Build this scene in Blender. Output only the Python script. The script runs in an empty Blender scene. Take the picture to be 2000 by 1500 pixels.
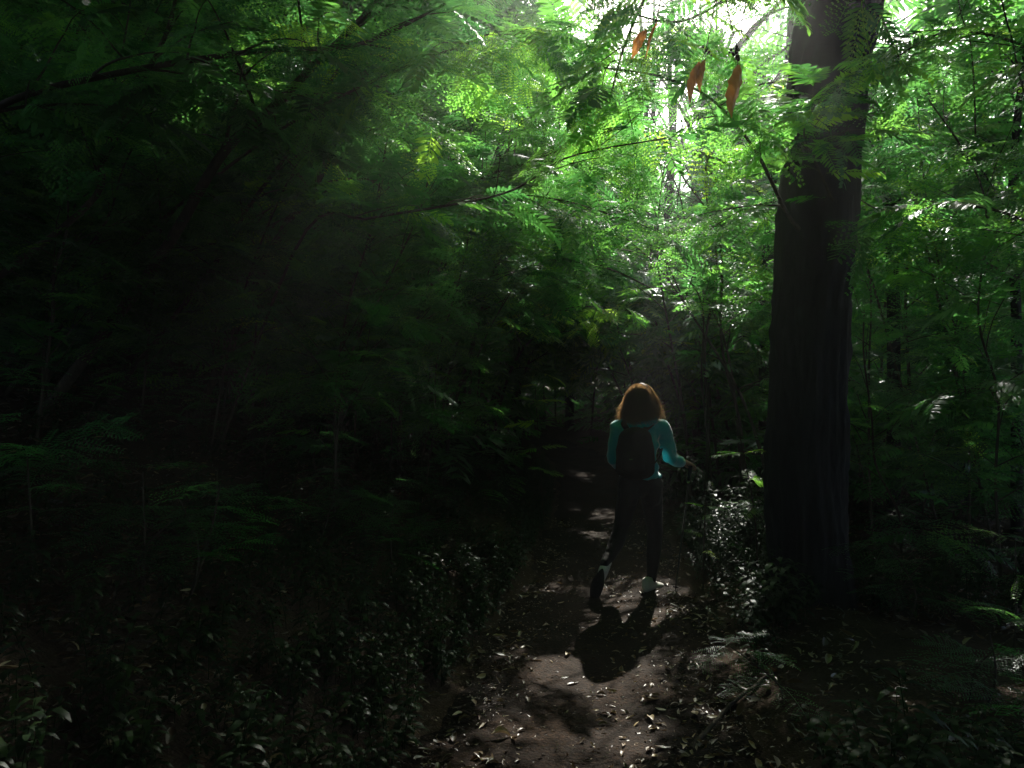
import bpy, math, random
import numpy as np
from mathutils import Vector, Matrix, noise

sc = bpy.context.scene
R = math.radians

# ------------------------------------------------------------------ camera, sky, sun
CAMZ = 1.6
F = 1510.0                      # focal length in photo pixels (2000 px wide)
cam = bpy.data.cameras.new("camera")
cam.sensor_width = 36.0
cam.lens = F / 2000 * 36.0
cam.clip_start = 0.05
cam.clip_end = 1000
cam_o = bpy.data.objects.new("camera", cam)
sc.collection.objects.link(cam_o)
cam_o.location = (0, 0, CAMZ)
cam_o.rotation_euler = (R(90), 0, 0)
sc.camera = cam_o

SUN_EL, SUN_AZ = R(41.0), R(16.0)       # azimuth measured from +Y towards +X
SV = np.array([math.cos(SUN_EL) * math.sin(SUN_AZ), math.cos(SUN_EL) * math.cos(SUN_AZ), math.sin(SUN_EL)])
sun = bpy.data.lights.new("sun", "SUN")
sun.energy = 4.2
sun.angle = R(0.5)
sun.color = (1.0, 0.93, 0.80)
sun_o = bpy.data.objects.new("sun", sun)
sc.collection.objects.link(sun_o)
sun_o.rotation_euler = Vector(SV).to_track_quat('Z', 'Y').to_euler()

world = bpy.data.worlds.new("World")
sc.world = world
world.use_nodes = True
wn = world.node_tree
bg = wn.nodes["Background"]
sky = wn.nodes.new("ShaderNodeTexSky")
sky.sky_type = 'NISHITA'
sky.sun_disc = False
sky.sun_elevation = SUN_EL
sky.sun_rotation = SUN_AZ
sky.dust_density = 3.0
wn.links.new(sky.outputs[0], bg.inputs[0])
bg.inputs[1].default_value = 0.15

sc.view_settings.view_transform = 'Standard'
sc.view_settings.look = 'None'
sc.view_settings.exposure = 1.6
sc.view_settings.gamma = 1.0
sc.render.engine = 'CYCLES'
sc.cycles.use_denoising = True
sc.cycles.max_bounces = 6
sc.cycles.diffuse_bounces = 3
sc.cycles.glossy_bounces = 2
sc.cycles.transmission_bounces = 4
sc.cycles.volume_bounces = 0
sc.cycles.sample_clamp_indirect = 1.5
sc.cycles.adaptive_threshold = 0.004
sc.cycles.caustics_reflective = False
sc.cycles.caustics_refractive = False

HAZE_DENSITY = 0.0044
HAZE_G = 0.86

# ------------------------------------------------------------------ small helpers
col = sc.collection
def at(px, py, d):
    return np.array([(px - 1000) / F * d, d, CAMZ - (py - 748) / F * d])
def pp(pts): return np.array([at(*p) for p in pts])

def tag(o, label=None, cat=None, group=None, kind=None):
    if label: o["label"] = label
    if cat: o["category"] = cat
    if group: o["group"] = group
    if kind: o["kind"] = kind
    return o
def empty(name, loc=(0, 0, 0), rz=0):
    o = bpy.data.objects.new(name, None)
    o.empty_display_size = 0.1
    o.location = loc
    o.rotation_euler = (0, 0, rz)
    col.objects.link(o)
    return o
def link(name, me, mat=None, parent=None):
    o = bpy.data.objects.new(name, me)
    if mat is not None and not me.materials: me.materials.append(mat)
    col.objects.link(o)
    if parent is not None:
        o.parent = parent
        # parts are written in world coordinates: cancel the parent's placement
        if any(parent.location) or any(parent.rotation_euler):
            o.matrix_parent_inverse = Matrix.LocRotScale(parent.location, parent.rotation_euler, None).inverted()
    return o
def np_mesh(name, V, Fq, smooth=False, tint=None):
    V = np.asarray(V, dtype=np.float32).reshape(-1, 3)
    Fq = np.asarray(Fq, dtype=np.int32)
    n, k = Fq.shape
    me = bpy.data.meshes.new(name)
    me.vertices.add(len(V)); me.vertices.foreach_set("co", V.ravel())
    me.loops.add(n * k); me.loops.foreach_set("vertex_index", Fq.ravel())
    me.polygons.add(n); me.polygons.foreach_set("loop_start", np.arange(0, n * k, k, dtype=np.int32))
    if smooth: me.polygons.foreach_set("use_smooth", np.ones(n, dtype=bool))
    if tint is not None:
        a = me.attributes.new("tint", 'FLOAT', 'POINT')
        a.data.foreach_set("value", np.asarray(tint, dtype=np.float32))
    me.update(calc_edges=True)
    return me
def unit(v):
    v = np.asarray(v, float)
    return v / (np.linalg.norm(v, axis=-1, keepdims=True) + 1e-9)
def resample(P, n):
    """smooth polyline through P with n points"""
    P = np.asarray(P, float)
    m = len(P)
    if m == 2: 
        t = np.linspace(0, 1, n)[:, None]
        return P[0] * (1 - t) + P[1] * t
    out = []
    for s in np.linspace(0, m - 1.0001, n):
        i = int(s); f = s - i
        p0 = P[max(i - 1, 0)]; p1 = P[i]; p2 = P[min(i + 1, m - 1)]; p3 = P[min(i + 2, m - 1)]
        out.append(0.5 * ((2 * p1) + (-p0 + p2) * f + (2 * p0 - 5 * p1 + 4 * p2 - p3) * f * f + (-p0 + 3 * p1 - 3 * p2 + p3) * f ** 3))
    return np.array(out)
class MB:
    def __init__(s): s.V, s.F, s.T, s.n = [], [], [], 0
    def add(s, V, Fq, t=0.5):
        s.V.append(np.asarray(V, float).reshape(-1, 3)); s.F.append(np.asarray(Fq, int) + s.n)
        k = len(s.V[-1]); s.n += k
        s.T.append(np.full(k, t) if np.isscalar(t) else np.asarray(t, float))
    def tube(s, P, r, sides=6, t=0.5, cap=True):
        P = np.asarray(P, float); n = len(P)
        r = np.full(n, r) if np.isscalar(r) else np.asarray(r, float)
        T = unit(np.gradient(P, axis=0))
        ref = np.array([0.13, 0.97, 0.2]) if abs(T[:, 1]).mean() < 0.8 else np.array([0.97, 0.1, 0.2])
        A = unit(np.cross(T, ref)); B = np.cross(T, A)
        a = np.arange(sides) / sides * 2 * math.pi
        V = P[:, None, :] + r[:, None, None] * (np.cos(a)[None, :, None] * A[:, None, :] + np.sin(a)[None, :, None] * B[:, None, :])
        V = V.reshape(-1, 3)
        i = np.arange(n - 1)[:, None] * sides; j = np.arange(sides)[None, :]; j2 = (j + 1) % sides
        Fq = np.stack([i + j, i + j2, i + sides + j2, i + sides + j], -1).reshape(-1, 4)
        if cap and sides >= 4 and sides % 2 == 0:
            caps = []
            for base in (0, (n - 1) * sides):
                for q in range(1, sides // 2):
                    caps.append([base + q - 1 if q > 1 else base, base + q, base + sides - q - 0 if False else base + (sides - q), base + (sides - q + 1) % sides if q > 1 else base])
            good = [c for c in caps if len(set(c)) == 4]
            if good: Fq = np.vstack([Fq, np.array(good)])
        s.add(V, Fq, t)
    def mesh(s, name, smooth=True, tint=False):
        return np_mesh(name, np.vstack(s.V), np.vstack(s.F), smooth, np.concatenate(s.T) if tint else None)
    def build(s, name, mat, parent=None, smooth=True, tint=False):
        return link(name, s.mesh(name, smooth, tint), mat, parent)

# ------------------------------------------------------------------ materials
def new_mat(name):
    m = bpy.data.materials.new(name); m.use_nodes = True
    nt = m.node_tree
    b = nt.nodes["Principled BSDF"]
    return m, nt, b
def N(nt, t, **kw):
    n = nt.nodes.new(t)
    for k, v in kw.items():
        if k in n.inputs: n.inputs[k].default_value = v
        else: setattr(n, k, v)
    return n
def ramp(nt, src, stops):
    r = nt.nodes.new("ShaderNodeValToRGB")
    e = r.color_ramp.elements
    while len(e) < len(stops): e.new(0.5)
    for i, (p, c) in enumerate(stops):
        e[i].position = p; e[i].color = (*c, 1)
    nt.links.new(src, r.inputs[0])
    return r
def leaf_material(name, stops, trans=0.55, gloss=0.07, rough=0.38, tmul=(1.0, 1.0, 1.0)):
    m, nt, b = new_mat(name)
    nt.nodes.remove(b)
    at_ = N(nt, "ShaderNodeAttribute", attribute_name="tint")
    no = N(nt, "ShaderNodeTexNoise", Scale=9.0, Detail=2.0)
    geo = N(nt, "ShaderNodeNewGeometry")
    nt.links.new(geo.outputs["Position"], no.inputs["Vector"])
    ad = N(nt, "ShaderNodeMath", operation='MULTIPLY_ADD')
    nt.links.new(no.outputs["Fac"], ad.inputs[0]); ad.inputs[1].default_value = 0.35
    nt.links.new(at_.outputs["Fac"], ad.inputs[2])
    su = N(nt, "ShaderNodeMath", operation='SUBTRACT'); nt.links.new(ad.outputs[0], su.inputs[0]); su.inputs[1].default_value = 0.17
    cr = ramp(nt, su.outputs[0], stops)
    df = N(nt, "ShaderNodeBsdfDiffuse"); nt.links.new(cr.outputs[0], df.inputs["Color"])
    tr = N(nt, "ShaderNodeBsdfTranslucent")
    mc = N(nt, "ShaderNodeMix", data_type='RGBA', blend_type='MULTIPLY'); mc.inputs[0].default_value = 1
    nt.links.new(cr.outputs[0], mc.inputs[6]); mc.inputs[7].default_value = (*tmul, 1)
    nt.links.new(mc.outputs[2], tr.inputs["Color"])
    mx = N(nt, "ShaderNodeMixShader"); mx.inputs[0].default_value = trans
    nt.links.new(df.outputs[0], mx.inputs[1]); nt.links.new(tr.outputs[0], mx.inputs[2])
    gl = N(nt, "ShaderNodeBsdfGlossy", Roughness=rough); gl.inputs["Color"].default_value = (0.9, 0.95, 1.0, 1)
    fr = N(nt, "ShaderNodeFresnel", IOR=1.42)
    fm = N(nt, "ShaderNodeMath", operation='MULTIPLY'); nt.links.new(fr.outputs[0], fm.inputs[0]); fm.inputs[1].default_value = gloss * 10
    m2 = N(nt, "ShaderNodeMixShader"); nt.links.new(fm.outputs[0], m2.inputs[0])
    nt.links.new(mx.outputs[0], m2.inputs[1]); nt.links.new(gl.outputs[0], m2.inputs[2])
    nt.links.new(m2.outputs[0], nt.nodes["Material Output"].inputs["Surface"])
    return m
G_STOPS = [(0.0, (0.016, 0.046, 0.022)), (0.45, (0.042, 0.098, 0.034)), (0.8, (0.095, 0.165, 0.036)), (1.0, (0.21, 0.25, 0.04))]
M_LEAF = leaf_material("feathery_leaf", G_STOPS, trans=0.74, gloss=0.008, rough=0.42, tmul=(2.5, 3.5, 2.2))
M_HERB = leaf_material("glossy_herb_leaf", [(0, (0.010, 0.026, 0.010)), (0.5, (0.020, 0.045, 0.014)), (1, (0.05, 0.085, 0.02))], trans=0.30, gloss=0.0035, rough=0.40)
M_LITTER = leaf_material("dead_leaf", [(0, (0.03, 0.018, 0.010)), (0.4, (0.085, 0.05, 0.028)), (0.75, (0.20, 0.135, 0.07)), (1, (0.36, 0.28, 0.14))], trans=0.12, gloss=0.012, rough=0.45)
M_DRY = leaf_material("hanging_dry_leaf", [(0, (0.12, 0.05, 0.03)), (0.5, (0.40, 0.17, 0.05)), (1, (0.60, 0.32, 0.10))], trans=0.6, gloss=0.01, rough=0.5, tmul=(1.5, 1.4, 1.2))

def bark_material(name, c1, c2, scale=9.0, bump=0.5):
    m, nt, b = new_mat(name)
    tc = N(nt, "ShaderNodeTexCoord")
    mp = N(nt, "ShaderNodeMapping"); mp.inputs["Scale"].default_value = (1, 1, 0.22)
    nt.links.new(tc.outputs["Object"], mp.inputs[0])
    n1 = N(nt, "ShaderNodeTexNoise", Scale=scale, Detail=8.0, Roughness=0.65)
    nt.links.new(mp.outputs[0], n1.inputs["Vector"])
    v1 = N(nt, "ShaderNodeTexVoronoi", Scale=scale * 2.4, feature='DISTANCE_TO_EDGE')
    nt.links.new(mp.outputs[0], v1.inputs["Vector"])
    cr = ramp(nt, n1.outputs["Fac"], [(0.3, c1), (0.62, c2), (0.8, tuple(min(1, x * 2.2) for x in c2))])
    nt.links.new(cr.outputs[0], b.inputs["Base Color"])
    b.inputs["Roughness"].default_value = 0.85
    b.inputs["Specular IOR Level"].default_value = 0.25
    ad = N(nt, "ShaderNodeMath", operation='ADD'); nt.links.new(n1.outputs["Fac"], ad.inputs[0]); nt.links.new(v1.outputs["Distance"], ad.inputs[1])
    bp = N(nt, "ShaderNodeBump", Strength=bump, Distance=0.02)
    nt.links.new(ad.outputs[0], bp.inputs["Height"]); nt.links.new(bp.outputs[0], b.inputs["Normal"])
    return m
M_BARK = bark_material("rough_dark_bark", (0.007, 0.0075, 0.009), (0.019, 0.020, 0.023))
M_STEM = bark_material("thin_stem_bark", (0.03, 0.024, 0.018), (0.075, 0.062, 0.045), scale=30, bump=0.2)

def soil_material(name, stops, scale=3.0):
    m, nt, b = new_mat(name)
    tc = N(nt, "ShaderNodeTexCoord")
    n1 = N(nt, "ShaderNodeTexNoise", Scale=scale, Detail=9.0, Roughness=0.62)
    n2 = N(nt, "ShaderNodeTexNoise", Scale=scale * 22, Detail=6.0, Roughness=0.7)
    n3 = N(nt, "ShaderNodeTexVoronoi", Scale=scale * 30)
    for n in (n1, n2, n3): nt.links.new(tc.outputs["Object"], n.inputs["Vector"])
    mx = N(nt, "ShaderNodeMath", operation='MULTIPLY_ADD'); nt.links.new(n2.outputs["Fac"], mx.inputs[0]); mx.inputs[1].default_value = 0.6
    m2 = N(nt, "ShaderNodeMath", operation='MULTIPLY'); nt.links.new(n1.outputs["Fac"], m2.inputs[0]); m2.inputs[1].default_value = 0.5
    nt.links.new(m2.outputs[0], mx.inputs[2])
    cr = ramp(nt, mx.outputs[0], stops)
    nt.links.new(cr.outputs[0], b.inputs["Base Color"])
    b.inputs["Roughness"].default_value = 0.9
    b.inputs["Specular IOR Level"].default_value = 0.2
    ad = N(nt, "ShaderNodeMath", operation='ADD'); nt.links.new(mx.outputs[0], ad.inputs[0])
    sm = N(nt, "ShaderNodeMath", operation='MULTIPLY'); nt.links.new(n3.outputs["Distance"], sm.inputs[0]); sm.inputs[1].default_value = 0.25
    nt.links.new(sm.outputs[0], ad.inputs[1])
    bp = N(nt, "ShaderNodeBump", Strength=0.9, Distance=0.02)
    nt.links.new(ad.outputs[0], bp.inputs["Height"]); nt.links.new(bp.outputs[0], b.inputs["Normal"])
    return m
M_SOIL = soil_material("forest_soil", [(0.3, (0.018, 0.012, 0.008)), (0.55, (0.05, 0.032, 0.020)), (0.75, (0.10, 0.070, 0.044))])
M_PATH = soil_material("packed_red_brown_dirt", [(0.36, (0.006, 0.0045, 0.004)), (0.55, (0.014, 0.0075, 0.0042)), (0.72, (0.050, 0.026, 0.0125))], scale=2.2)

def plain(name, c, rough=0.6, spec=0.4, metal=0.0, noise_amt=0.15, nscale=40, bump=0.1, sheen=0.0):
    m, nt, b = new_mat(name)
    tc = N(nt, "ShaderNodeTexCoord")
    n1 = N(nt, "ShaderNodeTexNoise", Scale=nscale, Detail=4.0)
    nt.links.new(tc.outputs["Object"], n1.inputs["Vector"])
    cr = ramp(nt, n1.outputs["Fac"], [(0.3, tuple(x * (1 - noise_amt) for x in c)), (0.7, tuple(min(1, x * (1 + noise_amt)) for x in c))])
    nt.links.new(cr.outputs[0], b.inputs["Base Color"])
    b.inputs["Roughness"].default_value = rough
    b.inputs["Specular IOR Level"].default_value = spec
    b.inputs["Metallic"].default_value = metal
    if sheen:
        b.inputs["Sheen Weight"].default_value = sheen
        b.inputs["Sheen Roughness"].default_value = 0.4
    bp = N(nt, "ShaderNodeBump", Strength=bump, Distance=0.005)
    nt.links.new(n1.outputs["Fac"], bp.inputs["Height"]); nt.links.new(bp.outputs[0], b.inputs["Normal"])
    return m
M_SKIN = plain("skin", (0.50, 0.29, 0.20), 0.5, 0.4, noise_amt=0.06)
M_JACKET = plain("teal_jersey", (0.012, 0.38, 0.43), 0.8, 0.25, noise_amt=0.1, nscale=300, bump=0.25, sheen=1.0)
M_LEGGING = plain("black_leggings", (0.008, 0.008, 0.011), 0.75, 0.25, nscale=300, sheen=0.05)
M_PACK = plain("black_nylon", (0.006, 0.006, 0.008), 0.7, 0.2, nscale=200)
M_WHITE = plain("white_canvas", (0.62, 0.62, 0.60), 0.75, 0.3, nscale=150)
M_RUBBER = plain("dark_sole", (0.03, 0.03, 0.032), 0.8, 0.2)
M_METAL = plain("black_pole_metal", (0.03, 0.03, 0.035), 0.35, 0.5, metal=0.6)
M_STEEL = plain("bright_metal", (0.6, 0.6, 0.6), 0.25, 0.5, metal=1.0)
M_SOCK = plain("white_sock", (0.6, 0.6, 0.58), 0.9, 0.1, nscale=200)
M_EYE = plain("eye", (0.03, 0.02, 0.015), 0.15, 0.6, noise_amt=0)
M_LIP = plain("lips", (0.42, 0.14, 0.12), 0.4, 0.4, noise_amt=0)
m, nt, b = new_mat("brown_hair")
b.inputs["Base Color"].default_value = (0.028, 0.012, 0.006, 1)
b.inputs["Roughness"].default_value = 0.4
tr = N(nt, "ShaderNodeBsdfTranslucent"); tr.inputs[0].default_value = (0.95, 0.62, 0.30, 1)
mx = N(nt, "ShaderNodeMixShader"); mx.inputs[0].default_value = 0.40
nt.links.new(b.outputs[0], mx.inputs[1]); nt.links.new(tr.outputs[0], mx.inputs[2])
nt.links.new(mx.outputs[0], nt.nodes["Material Output"].inputs["Surface"])
M_HAIR = m
M_SCALP = plain('dark_hair_mass', (0.03, 0.013, 0.007), 0.6, 0.3)

# ------------------------------------------------------------------ terrain
XC_Y = [-6, 0, 3.2, 5.9, 9, 12, 15, 19, 26]
XC_X = [0.0, 0.1, 0.32, 0.72, 1.05, 1.25, 1.1, 0.0, -4.0]
HW_Y = [-6, 3.2, 5.9, 9, 13, 30]
HW_X = [0.8, 0.72, 0.66, 0.55, 0.5, 0.5]
def xc(y): return np.interp(y, XC_Y, XC_X)
def hw(y): return np.interp(y, HW_Y, HW_X)
def snoise(x, y, s=1.0, seed=0.0):
    x = np.asarray(x, float); y = np.asarray(y, float)
    v = 0
    for k, (fx, fy, ph) in enumerate([(1.0, 0.7, 0.3), (-0.6, 1.3, 1.7), (1.9, 1.1, 4.0), (2.3, -2.1, 2.2), (-3.7, 2.9, 5.1), (4.9, 4.1, 0.9)]):
        v = v + np.sin((x * fx + y * fy) * s + ph * (1 + seed)) / (1 + k * 0.6)
    return v / 3.0
def ground(x, y):
    x = np.asarray(x, float); y = np.asarray(y, float)
    c = xc(y); h = hw(y)
    u = c - h - x                     # distance left of the path edge
    v = x - c - h                     # distance right of it
    z = np.where(u > 0, 0.08 * np.clip(u / 0.25, 0, 1) + 2.3 * (1 - np.exp(-np.clip(u - 0.15, 0, None) * 0.30)), 0.0)
    z = z + np.where(v > 0, 0.07 * np.clip(v / 0.25, 0, 1) + 0.03 * np.clip(v, 0, 20), 0.0)
    inside = np.clip(1 - np.abs(x - c) / np.maximum(h, .1), 0, 1)
    z = z - 0.05 * np.sqrt(inside) + 0.05
    z = z - 0.05
    z = z + 0.045 * np.clip(y - 9, 0, 60)
    amp = np.clip(np.maximum(u, v) * 1.5, 0.12, 1)
    z = z + amp * (0.10 * snoise(x, y, 1.3) + 0.03 * snoise(x, y, 5.1, 2.0)) + 0.008 * snoise(x, y, 11, 1.0)
    return z
GOFF = -float(ground(0.95, 5.9))
_g = ground
def ground(x, y): return _g(x, y) + GOFF

def axis(lo, hi, dlo, dhi, fine, coarse):
    a = list(np.arange(dlo, dhi, fine))
    x = dlo; s = fine
    while x > lo: s = min(s * 1.18, coarse); x -= s; a.insert(0, max(x, lo))
    x = dhi - fine; s = fine
    while x < hi: s = min(s * 1.18, coarse); x += s; a.append(min(x, hi))
    return np.unique(np.array(a))
gx = axis(-70, 70, -5, 5, 0.06, 4); gy = axis(-40, 90, 2, 13, 0.06, 4)
X, Y = np.meshgrid(gx, gy)
V = np.stack([X, Y, ground(X, Y)], -1).reshape(-1, 3)
nx = len(gx); ii, jj = np.meshgrid(np.arange(nx - 1), np.arange(len(gy) - 1))
b0 = (jj * nx + ii).ravel()
Fq = np.stack([b0, b0 + 1, b0 + nx + 1, b0 + nx], -1)
tag(link("ground", np_mesh("ground", V, Fq, True), M_SOIL), kind="structure")
# the trodden path, a sheet following the ground
py_ = np.arange(-4, 26, 0.05); pu = np.linspace(-1, 1, 41)
PY, PU = np.meshgrid(py_, pu, indexing='ij')
edge = 1.0 + 0.16 * snoise(PY * 1.7, PU * 0, 1.6) + 0.07 * snoise(PY * 6, PU * 3, 1.9)
PX = xc(PY) + PU * hw(PY) * edge
V = np.stack([PX, PY, ground(PX, PY) + 0.006 + 0.014 * (1 - PU ** 4)], -1).reshape(-1, 3)
nu = len(pu); ii, jj = np.meshgrid(np.arange(nu - 1), np.arange(len(py_) - 1))
b0 = (jj * nu + ii).ravel()
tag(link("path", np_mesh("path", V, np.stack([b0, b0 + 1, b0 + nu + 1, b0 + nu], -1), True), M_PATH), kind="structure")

# ------------------------------------------------------------------ where leaves may grow
rng = np.random.default_rng(7)
SKYGAPS = [  # px, py, rx, ry : openings of the canopy towards the sun
    (1325, 190, 55, 85), (1325, 330, 42, 75), (1300, 110, 50, 50), (1140, 20, 40, 30), (1235, 30, 40, 34), (1400, 40, 60, 34), (1080, 320, 14, 40),
    (1480, 30, 60, 30), (1745, 170, 26, 32), (1960, 345, 24, 24), (1975, 150, 26, 50), (1860, 300, 16, 22), (1755, 50, 22, 30), (1850, 120, 16, 30),
    (820, 10, 30, 22), (960, 280, 14, 34), (470, 100, 18, 22), (1540, 90, 14, 50), (1330, 420, 24, 20), (690, 20, 16, 20), (1420, 480, 14, 10), (1245, 235, 14, 20), (1195, 290, 12, 22)]
def gproj(P):
    return P[:, 0] - P[:, 2] * SV[0] / SV[2], P[:, 1] - P[:, 2] * SV[1] / SV[2]
def pix(P):
    d = np.maximum(P[:, 1], 0.05)
    return 1000 + P[:, 0] / d * F, 748 - (P[:, 2] - CAMZ) / d * F
def lit_zone(gxv, gyv):
    """how open (0..1) the crowns are over a spot of the ground, towards the sun"""
    o = np.zeros_like(gxv)
    def blob(cx, cy, rx, ry, v=1.0):
        return v * np.clip(1.6 - 1.3 * np.sqrt(((gxv - cx) / rx) ** 2 + ((gyv - cy) / ry) ** 2), 0, 1)
    for b in [(0.75, 5.2, 0.36, 0.7), (0.10, 4.25, 0.17, 0.5), (-.05, 3.6, .14, .4, .7), (1.5, 5.6, 0.5, 0.8, .8), (1.2, 4.2, 0.35, 0.5, .7), (0.72, 3.65, .34, .36, .45), (1.05, 12.5, 0.4, 1.3, .9), (-1.3, 5.3, .28, .3, .85), (-2.4, 4.5, .3, .3, .8), (-1.6, 3.9, .25, .25, .8), (-3.2, 5.6, .3, .35, .7), (-2.2, 6.8, .3, .3, .8), (-1.2, 7.3, .28, .35, .8), (-.75, 4.3, .22, .25, .8), (-0.5, 5.3, .25, .25, .6), (.85, 8.0, .35, .6, .9), (1.0, 9.3, 0.42, 1.0, 1), (1.1, 11.2, .4, .9, 1), (2.35, 3.2, .25, .3, 1), (.35, 5.9, .4, .4, 1), (-1.9, 6.2, 0.3, 0.4, .35), (.8, .8, .55, .8, .9), (-.05, -.3, .5, .6, .9)]:
        o = np.maximum(o, blob(*b))
    t_ = np.clip((5.95 - gyv) / 1.85, 0, 1); dd = np.hypot(gxv - (.98 - .52 * t_), gyv - (5.95 - 1.85 * t_))
    o = np.maximum(o, 2.2 * (dd < .30))
    return o
def keep(P, r, near_ok=False, gaps=1.0):
    x, y, z = P.T
    k = np.ones(len(P), bool)
    dist = np.sqrt(x ** 2 + y ** 2 + (z - CAMZ) ** 2)
    k &= dist > 1.5
    px, py = pix(P)
    # air above the path
    k &= ~((np.abs(x - xc(y)) < 0.95 + 0.1 * snoise(y * 3, z * 3)) & (z < np.where(y < 9, 2.15, 1.6)) & (y < 14) & (y > -1))
    k &= ~((np.hypot(x - 1.1, y - 5.95) < 0.9) & (z < 2.3))
    k &= ~((px > 1090) & (px < 1500) & (py > 690) & (y > 0.3) & (y < 8.5))
    if not near_ok:
        k &= ~((px > 1488) & (px < 1690) & (y > 0.3) & (y < 5.3) & (r > 0.05))
        k &= ~((y > 0.3) & (y < 3.0) & (px > 450) & (px < 2050) & (py > 60))
        k &= ~((y > 0.3) & (y < 4.2) & (px > 700) & (px < 1900) & (py > 250) & (r > 0.1))
    gxv, gyv = gproj(P)
    o = lit_zone(gxv, gyv)
    if near_ok: o = np.where((o < 2) & (y < 9), o * .25, o)      # branches that veil the glare
    dap = 0.5 + 0.5 * snoise(gxv * 4.2, gyv * 3.1, 1.5, 1.3)
    thr = np.where((o > 0) & (z > 0.9), np.clip(1.0 - 1.25 * o * (0.65 + 0.6 * dap), 0, 1), 1.0)
    # high crowns stand open towards the sun ahead and to the right
    hi = np.clip((z - 5.0) / 1.5, 0, 1)
    ahead = np.clip((gyv + 1.6) / 2.0, 0, 1) * np.clip((gxv + 0.2 + 0.45 * np.clip(gyv - 1, 0, 5)) / 1.2, 0, 1)
    thr = thr * (1 - hi * ahead * (0.84 - 0.30 * np.clip((gyv - 7) / 2, 0, 1)))
    midz = np.clip((z - 3.0) / 1.0, 0, 1) * np.clip((y - 8.5) / 2, 0, 1) * np.clip((14.5 - y) / 2, 0, 1) * np.clip((gxv + 2.2) / 1.5, 0, 1)
    thr = thr * (1 - .55 * midz)
    well = np.clip(1.5 - np.hypot((gxv + .7) / 2.7, (gyv - 6.2) / 4.2) * 1.1, 0, 1) * np.clip((z - 2.8) / .5, 0, 1)
    thr = thr * (1 - .72 * well)
    k &= r < thr
    # sky gaps
    if gaps:
        g = np.zeros(len(P))
        for (cx, cy, rx, ry) in SKYGAPS:
            q = ((px - cx) / (rx * 1.15)) ** 2 + ((py - cy) / (ry * 1.15)) ** 2
            g = np.maximum(g, np.clip(1.5 - q, 0, 1) * 1.0)
        g = g * np.clip(0.55 + 0.9 * (0.5 + 0.5 * snoise(px * 0.06, py * 0.06, 1.0)), 0, 1)
        k &= ~((y > 2) & (np.modf(r * 977.13)[0] < g * gaps))
    return k

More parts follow.
